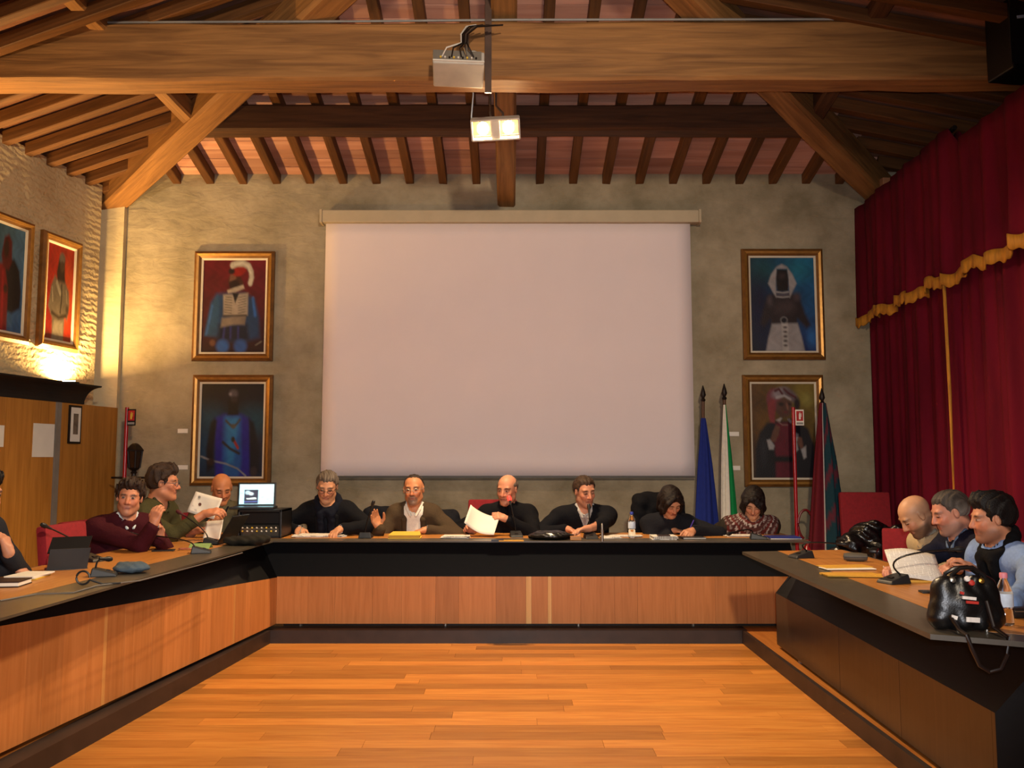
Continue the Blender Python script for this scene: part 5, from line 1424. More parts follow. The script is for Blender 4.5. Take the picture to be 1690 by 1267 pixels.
person('bald man in a black sweater reading a sheet at the microphone with red light', atY(837, 808, YH), BK, (-0.42, -1), pitch=12, roll=-2, s=1.10, hipz=.58,
       arms=[dict(side=1, hand=onz(774, 872, .05), d=(-.45, -.75, .35), n=(.6, .2, -.6), curl=30, hint=vec(-.8, .3, -.4), cuff=.02), dict(side=-1, hand=atY(827, 853, 7.38), d=(-.85, -.25, .35), n=(.2, .6, -.8), curl=52, hint=vec(.8, .1, -.6), cuff=.02)],
       skin='#c4886a', hair='sides', hcol='#5c5048', top='#0b0b10', topname='sweater', highneck=True, width=1.05, brow='#2a1c16', stubble=.12)
person('short haired man in a black zip sweater sitting with folded hands', atY(965, 811, YH), BK, (0.40, -1), pitch=14, roll=4, s=1.10, hipz=.58,
       arms=[dict(side=1, hand=onz(943, 875, .04), d=(.7, -.7, -.15), n=(0, -.2, -1), curl=24, hint=vec(-1, .1, -.3), cuff=.02), dict(side=-1, hand=onz(962, 873, .075), d=(-.9, -.45, -.05), n=(0, -.2, -1), curl=24, hint=vec(1, .1, -.3), cuff=.02)],
       skin='#bd8468', hair='short', hcol='#38291f', greying='#55493f', top='#0d0e14', topname='sweater', collar='#a8a6a4', vneck=.13, shirt='#a8a6a4', width=1.15, stubble=.2)
person('dark haired woman in a charcoal top bending to write behind the water bottle', atY(1107, 828, 7.50), BK, (0.30, -1), pitch=40, roll=6, s=1.06, nb=(0, -.085, -.135), lean=.20, hipz=.58,
       arms=[dict(side=1, hand=onz(1118, 876, .03), d=(.9, -.45, -.1), n=(0, 0, -1), curl=20, hint=vec(-1, .2, -.2), cuff=.03), dict(side=-1, hand=onz(1140, 878, .04), d=(-.55, -.8, -.2), n=(-.5, 0, -1), curl=44, hint=vec(1, .2, -.2), cuff=.02)],
       skin='#b27c5e', hair='bob', hcol='#150b09', top='#16171d', topname='pullover', highneck=True, width=.95)
def fair_isle(V2, N, r, f, u, s):
    d = (V2 - N); a = d @ r; b = d @ f; c = d @ u
    rad = np.sqrt(a ** 2 + b ** 2 * 1.2)
    base_ = np.tile(np.array(lin('#2a241e')), (len(V2), 1))
    band = rad - .35 * c
    yoke = (c > -.19 * s) & (rad < .225 * s)
    st = np.floor(band / .020).astype(int) % 4
    zig = np.sin(np.arctan2(b, a) * 44) > np.sin(band / .020 * 6.28) * .6
    cols = np.array([lin('#5a2420'), lin('#a89c96'), lin('#4a2a28'), lin('#7c6c68')])
    pc_ = cols[st]; pc_ = np.where((zig & (st % 2 == 1))[:, None], np.array(lin('#3a1c1a')), pc_)
    return np.where((yoke & (band > .055))[:, None], pc_, base_)
person('dark haired woman in a patterned knit sweater writing at the table end', atY(1243, 829, 7.50), BK, (-0.30, -1), pitch=38, roll=-5, s=1.06, nb=(0, -.08, -.14), lean=.20, hipz=.58,
       arms=[dict(side=1, hand=onz(1222, 872, .04), d=(.75, -.65, -.15), n=(.2, 0, -1), curl=38, hint=vec(-1, .2, -.2), cuff=.035), dict(side=-1, hand=onz(1246, 874, .035), d=(-.9, -.4, -.1), n=(0, 0, -1), curl=24, hint=vec(1, .2, -.2), cuff=.04)],
       skin='#b78366', hair='parted', hcol='#120a09', top='#2a241e', topname='knit_sweater', topcol=fair_isle, cuffs='#d9d2c6', highneck=True, width=1.05)
# --- left side
person('bald man in an olive cardigan reading a sheet under the blue robe portrait', atY(366, 806, 7.85), (0.35, -1), (0.55, -1), pitch=26, roll=3, s=1.12, hipz=.58,
       arms=[dict(side=1, hand=atY(348, 862, 7.55), d=(.6, -.5, .5), n=(0, .6, -.5), curl=34, hint=vec(-.9, .2, -.5), cuff=.02), dict(side=-1, hand=onz(404, 874, .05), d=(.2, -1, -.1), n=(0, 0, -1), curl=24, hint=vec(.9, .2, -.4), cuff=.03)],
       skin='#c17c52', top='#57503c', topname='cardigan', highneck=True, collar='#15151a', hcol='#3a2c22', width=1.0)
person('man with glasses and dark hair in profile, wearing an olive shirt', atY(271, 798, 7.10), (1, -.12), (1, .10), pitch=4, s=1.14, hipz=.58, nb=(0, -.05, -.145),
       arms=[dict(side=1, hand=atY(350, 845, 6.95), d=(1, -.05, .22), n=(-.1, .5, -.8), curl=34, hint=vec(0, -.3, -1), cuff=.10), dict(side=-1, hand=atY(334, 874, 7.25), d=(1, .05, .12), n=(0, -.3, -1), curl=26, hint=vec(0, .4, -1), cuff=.12)],
       skin='#bd7d5c', hair='thick', hcol='#33241a', top='#3f3c24', topname='overshirt', collar='#34321f', glasses='#3a4656', width=1.15, fat=1.15)
person('dark haired man in a maroon sweater looking at the camera with raised hands', atY(214, 822, 6.40), (0.75, -.66), (0.30, -1), pitch=2, roll=-6, s=1.07, hipz=.58,
       arms=[dict(side=1, elbow=atY(232, 899, 6.14), hand=atY(257, 853, 6.10), d=(.15, .1, 1), n=(.2, .9, .1), curl=36, hint=vec(.5, .2, -1), cuff=.02), dict(side=-1, hand=atY(264, 878, 6.24), d=(.1, -.2, 1), n=(-.3, -.9, .2), curl=40, hint=vec(.5, .3, -1), cuff=.0, g=.012)],
       skin='#be8062', hair='thick', hcol='#2b1c14', top='#3c1019', topname='sweater', collar='#c2cfd4', width=1.12, stubble=.18, cuffs='#cdd6da')
person('dark sleeved person mostly outside the left edge, resting chin on hand', atY(-32, 815, 4.75), (1, -.1), (1, -.1), pitch=12, s=1.06, hipz=.58,
       arms=[dict(side=-1, hand=atY(10, 897, 4.80), d=(-.35, .05, .9), n=(-1, 0, 0), curl=46, hint=vec(.6, .2, -1), cuff=.03), dict(side=1, hand=onz(28, 940, .03), d=(1, .1, -.15), n=(0, 0, -1), curl=34, hint=vec(-.2, -.5, -1), cuff=.03)],
       skin='#bd8468', hair='thick', hcol='#15100e', top='#23242b', topname='pullover', width=1.0)
# --- right side
person('bald man in a beige sweater bowing his head beside the red curtain', atY(1511, 851, 5.38), (-1, -.12), (-1, .02), pitch=40, s=1.02, nb=(0, -.10, -.125), lean=.22, hipz=.58,
       arms=[dict(side=-1, hand=onz(1520, 925, .03), d=(-1, .1, -.1), n=(0, 0, -1), curl=24, hint=vec(.2, -.5, -1)), dict(side=1, hand=onz(1500, 915, .03), d=(-1, -.3, -.1), n=(0, 0, -1), curl=24, hint=vec(.2, .5, -1))],
       skin='#b88a68', top='#b8a682', topname='sweater', hcol='#2c2220', stubble=.75, beard='#33261f', shaved='#6e5a4e', collar='#8d8878')
person('grey haired man in a navy jacket reading the printed sheet', atY(1568, 846, 4.98), (-1, -.05), (-1, .10), pitch=20, s=1.01, nb=(0, -.065, -.135), lean=.22, hipz=.58,
       arms=[dict(side=-1, hand=atY(1573, 938, 4.66), d=(-.95, .15, .1), n=(.1, .3, -1), curl=38, hint=vec(.3, -.6, -1), cuff=.02), dict(side=1, hand=atY(1473, 938, 4.80), d=(-.7, -.6, .1), n=(.2, 0, -1), curl=36, hint=vec(0, .7, -1), cuff=.02)],
       skin='#b97e66', hair='short', hcol='#3f3833', greying='#8a827a', top='#151626', topname='jacket', collar='#5c6c84', width=1.05, stubble=.5, beard='#6a5e56')
person('black haired man in a light blue shirt and black scarf', atY(1636, 857, 4.50), (-1, -.12), (-1, .16), pitch=8, s=.98, lean=.20, hipz=.58,
       arms=[dict(side=-1, hand=onz(1640, 1000, .03), d=(-1, .1, -.1), n=(0, 0, -1), curl=24, hint=vec(.3, -.8, -.6)), dict(side=1, hand=atY(1592, 930, 4.62), d=(-.7, .1, .6), n=(-.5, .2, -.8), curl=42, hint=vec(.2, .8, -1), cuff=.02)],
       skin='#ba7f60', hair='thick', hcol='#120d0c', top='#7d97c6', topname='shirt', scarf='#0b0b0e', width=1.12, stubble=.5, beard='#33241f')

# chairs under them and the empty ones
for x, lb, zb in ((540, 'red armchair of the man in the black blazer', .84), (683, 'red armchair of the man in the brown jacket', .84), (812, 'red armchair showing behind the bald man\'s right shoulder', .99), (968, 'red armchair of the man with folded hands', .84),
              (1092, 'red armchair with a black coat over it behind the writing woman', .99), (1245, 'red armchair of the woman in the patterned sweater', .82)):
    p = atY(x, 850, 7.99); make_chair(lb, p, BK, zb)
for (X_, Y_), fd, lb in (((-2.83, 8.24), (.35, -1), 'red armchair of the bald man in the olive cardigan'), ((-3.28, 7.22), (1, -.12), 'red armchair of the man in the olive shirt'), ((-3.30, 6.86), (.75, -.66), 'red armchair of the man in the maroon sweater'),
                         ((-3.42, 4.85), (1, -.1), 'red armchair of the person at the left edge'), ((2.52, 5.68), (-1, -.12), 'red armchair of the bald man in beige'), ((2.92, 5.05), (-1, -.05), 'red armchair of the man in the navy jacket'), ((2.98, 4.48), (-1, -.12), 'red armchair of the man in the light blue shirt')):
    pass
p = atY(107, 890, 5.60); make_chair('empty red armchair behind the folded tablet on the left table', (p[0] + 0.25, p[1] - .01), (1.0, -.05), .96)
p = atY(1462, 850, 7.75); make_chair('empty red armchair in the right corner holding black belongings', (p[0], p[1] + .25), (-.08, -1), 1.06)
p = atY(1512, 860, 6.9); make_chair('red armchair partly hidden behind the bald man in beige', (p[0] - .04, p[1]), (-.5, -1), .80)
for (X_, Y_), fd, lb in (((-2.90, 8.15), (.35, -1), 'red armchair of the bald man in the olive cardigan'), ((-3.42, 7.25), (1, -.12), 'red armchair of the man in the olive shirt'), ((-3.26, 6.62), (.75, -.66), 'red armchair of the man in the maroon sweater'),
                         ((2.98, 5.55), (-1, -.12), 'red armchair of the bald man in beige'), ((2.98, 4.95), (-1, -.05), 'red armchair of the man in the navy jacket'), ((2.95, 4.36), (-1, -.12), 'red armchair of the man in the light blue shirt'), ((-3.62, 4.78), (1, -.1), 'red armchair of the person at the left edge')):
    make_chair(lb, (X_, Y_), fd, .86)

# coats over chair backs and belongings
def coat(label, x, y0, y1, Y, w, color='#0e0e12', seed=1):
    a = atY(x, y0, Y); b = atY(x, y1, Y)
    r_ = w / 2
    P = [cap((a[0] - r_ + .05, Y, a[2] - .05), (a[0] + r_ - .05, Y, a[2] - .05), .06, .06, .03), ell((a[0], Y, (a[2] + b[2]) / 2), (r_, .085, (a[2] - b[2]) / 2 + .02), None, .04),
         cap((a[0] - r_ + .06, Y - .03, a[2] - .08), (a[0] - r_ + .0, Y - .02, b[2]), .065, .07, .04), cap((a[0] + r_ - .06, Y - .03, a[2] - .08), (a[0] + r_ + .02, Y - .02, b[2]), .065, .07, .04)]
    return blob('coat', label, 'coat', P, .012, color, (.008, 24, seed))
coat('black coat hung over the chair behind the writing woman', 1085, 815, 890, 8.05, .46, seed=2)
coat('dark coat over the chair right of the man in the brown jacket', 722, 843, 895, 8.05, .40, '#15161c', 3)
coat('dark coat over the chair right of the man in the black blazer', 632, 838, 895, 8.05, .34, '#12131a', 4)
p = atY(152, 893, 6.95)
blob('coat', 'dark coat on the chair behind the man in the maroon sweater', 'coat', [cap((p[0] - .1, p[1], p[2] + .03), (p[0] + .1, p[1], p[2] + .04), .07, .07, .03), ell((p[0], p[1], p[2] - .18), (.20, .12, .26), None, .04)], .012, '#100f14', (.008, 26, 5))
M_PUFF = mat('glossy_black_nylon', '#08080a', 0.28, var=0.2, spec=0.6, bump=0.5, bscale=14)
a = atY(1440, 887, 7.55); P = []
for i, (dx, dz, rr) in enumerate(((-.16, -.05, .11), (-.05, .02, .12), (.07, .0, .12), (.18, -.04, .12), (-.22, -.14, .11), (.25, -.14, .12), (.0, -.12, .16), (.12, -.14, .15), (-.12, -.14, .15), (.02, .10, .05), (.18, .08, .04))):
    P.append(ell((a[0] + dx * 1.25, a[1] + (i % 3 - 1) * .05, a[2] + dz * 1.15), (rr * 1.15, rr, rr * .85), None, .03))
blob('jacket_heap', 'shiny black padded jacket heaped on the corner chair beside the curtain', 'jacket', P, .011, '#08080a', (.014, 30, 3), M_PUFF)

# ================================================================== things on the desks
def desk_thing(name, label, cat, x, y, rotz=0.0, group=None, dz=0.001):
    p = atZ(x, y, ZT + dz); return thing(name, label, cat, tuple(p), rotz, group)
M_MICRED = mat('red_lit_ring', '#ff2a20', 0.4, var=0, emit='#ff2018', estr=3.0)
M_MICDK = mat('dark_red_foam', '#4a1016', 0.8, var=0.15, scale=80)
def mic(label, base_px, tip, rotz=0.0, ring=None, head=M_RUBBER, mid=None):
    """conference microphone: wedge base, gooseneck, capsule. tip = world point"""
    p = atZ(*base_px, ZT + 0.001)
    t_ = thing('conference_microphone', label, 'microphone', tuple(p), rotz, 'gooseneck microphones on the desks')
    mb = MB().add([(-.055, -.07, 0), (.055, -.07, 0), (.055, .07, 0), (-.055, .07, 0), (-.050, -.06, .018), (.050, -.06, .018), (.045, .06, .050), (-.045, .06, .050)], [(0,3,2,1),(4,5,6,7),(0,1,5,4),(1,2,6,5),(2,3,7,6),(3,0,4,7)])
    mb.build('base', M_RUBBER, t_, bevel=0.006)
    MB().box((0, -.02, .031), (.03, .02, .006), Rx(.25)).build('button', M_DARKMETAL, t_)
    Ri = Rz(-rotz); tl2 = Ri @ Vector(tuple(np.asarray(tip, float) - p))
    st = Vector((0, .045, .045)); m1 = st + Vector((0, 0.0, .06)) if mid is None else Vector(Ri @ Vector(tuple(np.asarray(mid, float) - p)))
    pts = []
    for i in range(13):
        f = i / 12; pts.append(st * (1 - f) ** 2 + m1 * 2 * f * (1 - f) + tl2 * f * f)
    MB().tube(pts, .0048, 8).build('gooseneck', M_BLKPLASTIC, t_, True)
    d = (pts[-1] - pts[-3]).normalized(); Mq = d.to_track_quat('Z', 'Y').to_matrix()
    c = MB().lathe([(.006, -.05), (.0085, -.03), (.010, -.01), (.0145, 0), (.0155, .018), (.011, .034), (.004, .038)], tuple(pts[-1]), 12, Mq).build('capsule', head, t_, True)
    if ring: MB().lathe([(.0165, -.008), (.0185, .0), (.0185, .016), (.012, .032), (.004, .036)], tuple(pts[-1]), 12, Mq).build('light_ring', M_MICRED, c, True)
    return t_
mic('gooseneck microphone whose stem crosses the empty red chair', (152, 926), atY(75, 868, 5.25), 1.2)
mic('microphone with a coiled cable on the left table nearest the camera', (172, 950), onz(176, 922, .09), 1.9)
mic('microphone with a wedge base beside the green card', (332, 912), atY(218, 881, 6.25), 1.9)
mic('microphone with a dark red foam head before the olive shirt', (352, 897), atY(297, 846, 6.75), 1.6, head=M_MICDK)
mic('upright microphone between the black blazer and the brown jacket', (604, 887), atY(615, 832, 7.1), math.pi, None)
mic('microphone with a red light ring at the bald man\'s mouth', (852, 886), atY(841, 824, 7.36), 0.1, True)
mic('microphone in front of the man with folded hands', (975, 888), atY(972, 838, 7.25), 0.1)
mic('microphone in front of the woman in the patterned sweater', (1252, 889), onz(1205, 880, .06), 1.4)
mic('microphone at the far end of the right table, stem bent to the right', (1322, 920), atY(1392, 898, 5.75), -1.3, mid=atY(1302, 888, 5.7))
mic('microphone with the longest stem on the right table pointing at the men', (1475, 962), atY(1580, 906, 4.55), -1.2, mid=atY(1440, 912, 4.5))

def book(name, label, cat, x, y, size, rotz, m, pages=None, dz=0.001):
    t_ = desk_thing(name, label, cat, x, y, rotz, None, dz)
    w, l, h = size
    MB().box((0, 0, h * .1), (w, l, h * .2)).box((0, 0, h * .9), (w, l, h * .2)).box((-w / 2 + .002, 0, h / 2), (.004, l, h)).build('cover', m, t_)
    MB().box((.004, 0, h / 2), (w - .012, l - .008, h * .6)).build('pages', pages or M_WHITE, t_)
    return t_
def printed_mat():
    """white paper with broken grey lines of print across its width"""
    m, nt, b = new_mat('printed_page')
    tc = nt.nodes.new('ShaderNodeTexCoord')
    sp_ = nt.nodes.new('ShaderNodeSeparateXYZ'); nt.links.new(tc.outputs['Object'], sp_.inputs[0])
    f = nt.nodes.new('ShaderNodeMath'); f.operation = 'MULTIPLY'; f.inputs[1].default_value = 95.0; nt.links.new(sp_.outputs['Y'], f.inputs[0])
    fr = nt.nodes.new('ShaderNodeMath'); fr.operation = 'FRACT'; nt.links.new(f.outputs[0], fr.inputs[0])
    lt = nt.nodes.new('ShaderNodeMath'); lt.operation = 'LESS_THAN'; lt.inputs[1].default_value = 0.42; nt.links.new(fr.outputs[0], lt.inputs[0])
    mp = nt.nodes.new('ShaderNodeMapping'); mp.inputs['Scale'].default_value = (140, 20, 1); nt.links.new(tc.outputs['Object'], mp.inputs[0])
    nz = nt.nodes.new('ShaderNodeTexNoise'); nz.inputs['Scale'].default_value = 1.0; nz.inputs['Detail'].default_value = 1; nt.links.new(mp.outputs[0], nz.inputs['Vector'])
    gt = nt.nodes.new('ShaderNodeMath'); gt.operation = 'GREATER_THAN'; gt.inputs[1].default_value = 0.40; nt.links.new(nz.outputs[0], gt.inputs[0])
    mu = nt.nodes.new('ShaderNodeMath'); mu.operation = 'MULTIPLY'; nt.links.new(lt.outputs[0], mu.inputs[0]); nt.links.new(gt.outputs[0], mu.inputs[1])
    mx = nt.nodes.new('ShaderNodeMix'); mx.data_type = 'RGBA'; mx.inputs['A'].default_value = lin('#e2dcd2') + (1,); mx.inputs['B'].default_value = lin('#aaa49c') + (1,)
    nt.links.new(mu.outputs[0], mx.inputs['Factor']); nt.links.new(mx.outputs['Result'], b.inputs['Base Color']); b.inputs['Roughness'].default_value = 0.8
    return m
M_PRINT = printed_mat()
def sheet_mesh(w, l, curl=0.02, n=10, m=6, bend=0.0):
    V = []; 
    for j in range(m + 1):
        for i in range(n + 1):
            a = i / n - .5; b = j / m - .5
            V.append((a * w, b * l, curl * (4 * a * a) + bend * math.sin(b * 3) + .004 * math.sin(a * 7 + b * 5)))
    F = [(j * (n + 1) + i, j * (n + 1) + i + 1, (j + 1) * (n + 1) + i + 1, (j + 1) * (n + 1) + i) for j in range(m) for i in range(n)]
    return V, F
def sheet(name, label, loc, w, l, ex, ey, curl, material=M_PRINT, cat='paper', bend=0.0):
    """loose sheet: ex, ey world directions of its width and length"""
    ex = unit(ex); ey = unit(np.asarray(ey, float) - ex * (np.asarray(ey, float) @ ex)); ez = np.cross(ex, ey)
    V, F = sheet_mesh(w, l, curl, bend=bend)
    Mx = np.stack([ex, ey, ez], 1)
    me = bpy.data.meshes.new(name); me.from_pydata(V, [], F); me.update()
    uvc = None
    o = link_mesh(name, me, material, None, True); o.location = tuple(loc); o.rotation_euler = Matrix(Mx.tolist()).to_euler(); md = o.modifiers.new('thickness', 'SOLIDIFY'); md.thickness = .0008
    return props(o, label, cat)
def stack(label, x, y, w, l, rotz, n=3, h=.012, spread=.02, m=M_WHITE, seed=0, name='paper_stack'):
    t_ = desk_thing(name, label, 'papers', x, y, rotz)
    r_ = random.Random(seed)
    for i in range(n):
        MB().box((r_.uniform(-spread, spread), r_.uniform(-spread, spread), (i + .5) * h / n), (w, l, h / n * .9), Rz(r_.uniform(-.12, .12))).build('sheet', m if not isinstance(m, list) else m[i % len(m)], t_)
    return t_
# left table
stack('open white notebook under the fist at the left edge', 48, 953, .16, .22, .1, 3, .022, .006, [M_YELLOW, M_WHITE, M_WHITE], 1, 'notebook')
book('book', 'thick white book with a dark cover at the lower left edge', 'book', 8, 966, (.20, .16, .030), .12, mat('dark_cover', '#2c1c1a', .5))
p = atZ(108, 940, ZT + .001); tb_ = thing('tablet_stand', 'black tablet in a folded stand case on the left table', 'tablet', tuple(p), 0.5)
def slab3(p0, p1, wv, th):
    p0, p1, wv = Vector(p0), Vector(p1), Vector(wv); nrm = (p1 - p0).cross(wv).normalized() * th
    return MB().hexa([p0, p0 + wv, p1 + wv, p1, p0 + nrm, p0 + wv + nrm, p1 + wv + nrm, p1 + nrm])
slab3((-.10, 0, .001), (-.085, -.02, .125), (.215, 0, 0), .008).build('kick_stand', M_RUBBER, tb_)
slab3((-.10, -.01, .105), (-.075, .06, .190), (.215, 0, 0), .010).build('tablet', M_BLKPLASTIC, tb_)
slab3((-.11, .0, .001), (-.11, .16, .001), (.23, 0, 0), .006).build('flap', M_BLKPLASTIC, tb_)
p = atZ(217, 945, ZT); blob('cap', 'soft blue grey cap lying beside the nearest microphone', 'cap', [ell((p[0], p[1], ZT + .028), (.105, .085, .027), None, .01), ell((p[0] - .05, p[1] + .02, ZT + .040), (.045, .05, .022), None, .02), ell((p[0] + .03, p[1], ZT + .042), (.06, .05, .018), None, .02)], .006, '#4c5a66', (.003, 50, 2))
p = atZ(137, 957, ZT + .03)
o = MB().tube([(p[0] + .035 * math.cos(a), p[1], ZT + .042 + .034 * math.sin(a)) for a in np.linspace(0, 6.0, 22)] + [(p[0] + .10, p[1] + .01, ZT + .008), (p[0] + .17, p[1] + .06, ZT + .007)], .0055, 6).build('cable', M_RUBBER, None, True); props(o, 'looped black cable end beside the nearest microphone', 'cable')
a = [onz(0, 991, .006), onz(60, 980, .006), onz(120, 978, .006), onz(160, 966, .006), onz(230, 958, .006), onz(330, 932, .006), onz(400, 912, .006)]
o = MB().tube(a, .004, 6).build('cable', mat('grey_cable', '#5c5a58', .5), None, True); props(o, 'long grey cable trailing along the dark border of the left table', 'cable')
t_ = desk_thing('phone', 'black phone lying before the maroon sweater', 'phone', 270, 909, .2); MB().box((0, 0, .005), (.15, .075, .009)).build('body', M_BLKPLASTIC, t_, bevel=.003); MB().box((0, 0, .0102), (.13, .066, .001)).build('screen', mat('phone_glass', '#0a0a10', .1), t_)
t_ = desk_thing('folded_card', 'green folded card beside a microphone on the left table', 'card', 330, 905, .1); slab3((-.08, -.02, 0), (-.08, .04, .035), (.15, 0, 0), .003).build('front', mat('green_card', '#7d9a5c', .6), t_); slab3((-.08, .04, .035), (-.08, .10, 0), (.15, 0, 0), .003).build('back', mat('green_card', '#7d9a5c', .6), t_)
p = atZ(306, 908, ZT); o = MB().tube([(p[0] + .045 * math.cos(a), p[1] + .022 * math.sin(a), ZT + .012) for a in np.linspace(0, 6.28, 20)], .006, 6).build('spectacles', mat('pink_horn', '#a0604c', .4), None, True); props(o, 'pinkish folded spectacles beside the green card', 'spectacles')
# laptop lid seen edge on
p = atZ(368, 897, ZT + .001); lt = thing('laptop', 'slim black laptop open before the man in the olive shirt', 'laptop', tuple(p), 0)
slab3((0, -.12, .0), (0, .14, .0), (-.24, .02, 0), -.012).build('keyboard', M_BLKPLASTIC, lt)
slab3((.0, -.12, .012), (.11, -.10, .215), (.04, .27, 0), .008).build('lid', M_BLKPLASTIC, lt)
sheet('paper_sheet', 'white sheet held by the man in the olive shirt', atY(352, 879, 7.15), .17, .21, (.9, -.3, .1), (-.05, .4, 1), .01, M_WHITE)
sheet('paper_sheet', 'white printed sheet with round emblems held by the bald man in olive', atY(339, 834, 7.50), .26, .19, (1, -.15, -.25), (-.1, .3, 1), .015, M_WHITE)
pq = atY(330, 832, 7.478)
o = MB().lathe([(.014, 0), (.014, .002)], tuple(pq), 14, Rx(math.pi / 2)).build('emblem', mat('emblem_ink', '#6a4438', .6)); 
o2 = MB().lathe([(.012, 0), (.012, .002)], tuple(atY(329, 820, 7.478)), 14, Rx(math.pi / 2)).build('emblem', mat('emblem_grey', '#9a968e', .6))
sh_ = [q for q in bpy.data.objects if q.get('label', '').startswith('white printed sheet with round')][0]
for q in (o, o2):
    q.parent = sh_; q.matrix_parent_inverse = (Matrix.Translation(sh_.location) @ sh_.rotation_euler.to_matrix().to_4x4()).inverted()
p = atZ(408, 899, ZT); blob('knit_hat', 'dark woollen hat lying at the corner of the tables', 'hat', [ell((p[0], p[1], ZT + .035), (.17, .10, .034), None, .01), ell((p[0] + .09, p[1], ZT + .045), (.09, .08, .03), None, .03), ell((p[0] - .10, p[1] - .01, ZT + .03), (.09, .07, .026), None, .03)], .008, '#23211c', (.006, 40, 3))
# sound case with laptop
p = atZ(437, 886, ZT + .001); Yc = 7.32
p = np.array([atY(437, 880, Yc)[0], Yc, ZT + .001])
case = thing('sound_case', 'black equipment case with a small mixer at the corner of the tables', 'equipment case', tuple(p), 0)
W_, D_, H_ = .37, .34, .235
for nm, c_, s_ in (('top_panel', (0, 0, H_ - .01), (W_, D_, .02)), ('bottom_panel', (0, 0, .008), (W_, D_, .016)), ('side_panel', (-W_/2 + .01, 0, H_/2), (.02, D_, H_)), ('side_panel', (W_/2 - .01, 0, H_/2), (.02, D_, H_)), ('back_panel', (0, D_/2 - .01, H_/2), (W_, .02, H_))):
    MB().box(c_, s_).build(nm, M_BLKPLASTIC, case, bevel=.004)
MB().box((0, -.03, .165), (W_ - .05, .20, .09)).build('player', mat('black_rack_unit', '#0b0b0d', .35), case)
mx_ = MB().box((0, -.08, .062), (W_ - .05, .14, .085), Rx(.35)).build('mixer', mat('mixer_face', '#4c463e', .5), case)
for j in range(2):
    for i in range(8):
        MB().lathe([(.007, 0), (.006, .014)], (-.14 + i * .04, -.155 - .002 * j, .055 + j * .028), 8, Rx(math.radians(70))).build('knob', M_TINT if (i + j) % 3 else M_YELLOW, mx_)
ltp = thing('laptop', 'open laptop with a lit screen standing on the black equipment case', 'laptop', (atY(420, 836, Yc)[0], Yc - .02, ZT + .001 + H_ + .001), 0.12)
MB().box((0, 0, .010), (.36, .25, .018)).build('keyboard_base', M_BLKPLASTIC, ltp, bevel=.004)
scr = MB().box((0, .135, .115), (.325, .012, .205), Rx(-.12)).build('lid', M_BLKPLASTIC, ltp, bevel=.004)
me = canvas_mesh('display', .29, .172, ('#b8ecf4', '#c8f4f8', '#a8e4f0', '#b4ecf4'), [('p', '#262838', .01, [(.14,.28),(.55,.28),(.55,.98),(.14,.98)]), ('e', '#9ab0b8', .02, .24,.42,.08,.10), ('e', '#b8c8cc', .02, .34,.48,.07,.08), ('p', '#c8d8d0', .01, [(.20,.70),(.48,.66),(.50,.74),(.22,.76)]), ('s', '#4a5a9a', .01, [(.16,.88),(.52,.86)], .02), ('s', '#7a8aa0', .01, [(.80,.74),(.88,.73)], .012)], 48, 32)
d_ = link_mesh('display', me, painted_mat('lit_display', emit=1.0), scr); d_.location = (0, .125, .117); d_.rotation_euler = (-.12, 0, 0)
t_ = desk_thing('marker_pen', 'bright green highlighter lying before the equipment case', 'pen', 418, 886, .1); MB().tube([(-.06, 0, .008), (.05, 0, .008)], .008, 8).build('barrel', mat('bright_green', '#4ac81e', .4), t_, True); MB().tube([(.05, 0, .008), (.075, 0, .008)], .006, 8).build('cap', mat('bright_green', '#4ac81e', .4), t_, True)
stack('white folded papers before the equipment case', 442, 887, .20, .06, .05, 2, .010, .01, M_WHITE, 4)
# back table
stack('white papers spread under the hands of the man in the black blazer', 528, 885, .40, .20, .03, 4, .016, .03, M_PRINT, 5)
t_ = desk_thing('document_folder', 'thick yellow folder in front of the man in the brown jacket', 'folder', 669, 887, .03)
MB().box((0, 0, .004), (.27, .21, .006)).build('back_cover', M_YELLOW, t_); MB().box((0, .0, .016), (.25, .19, .016)).build('papers', M_OCHRE, t_); MB().hexa([(-.135, -.105, .026), (.135, -.105, .026), (.115, .105, .040), (-.115, .105, .040), (-.135, -.105, .030), (.135, -.105, .030), (.115, .105, .044), (-.115, .105, .044)]).build('front_cover', M_YELLOW, t_)
stack('white papers left of the bald man in black', 752, 887, .22, .16, -.05, 4, .020, .02, M_PRINT, 6)
sheet('paper_sheet', 'curled white sheet held by the bald man in black', atY(793, 862, 7.32), .27, .20, (1, .1, -.42), (-.25, .55, .9), .05, M_WHITE)
t_ = desk_thing('note_pad', 'narrow ochre note pads before the bald man in black', 'note pad', 852, 893, .02); MB().box((-.04, 0, .005), (.20, .05, .009)).build('pad', M_OCHRE, t_); MB().box((-.15, .03, .008), (.10, .10, .014)).build('wallet', M_BLKPLASTIC, t_)
p = atZ(909, 890, ZT); blob('leather_pouch', 'flat black leather pouch in front of the man with folded hands', 'pouch', [ell((p[0], p[1], ZT + .032), (.185, .10, .031), None, .01), ell((p[0], p[1] + .01, ZT + .05), (.14, .08, .022), None, .02), cap((p[0] - .17, p[1], ZT + .02), (p[0] + .17, p[1], ZT + .02), .018, .018, .02)], .007, '#0a0a0c', (.003, 40, 1), M_PUFF)
t_ = desk_thing('wood_box', 'small pale wooden box beside a microphone on the back table', 'box', 950, 891, 0); MB().box((0, 0, .014), (.09, .05, .027)).build('body', M_INLAY_X, t_, bevel=.003); MB().box((0, 0, .030), (.092, .052, .005)).build('lid', M_INLAY_X, t_)
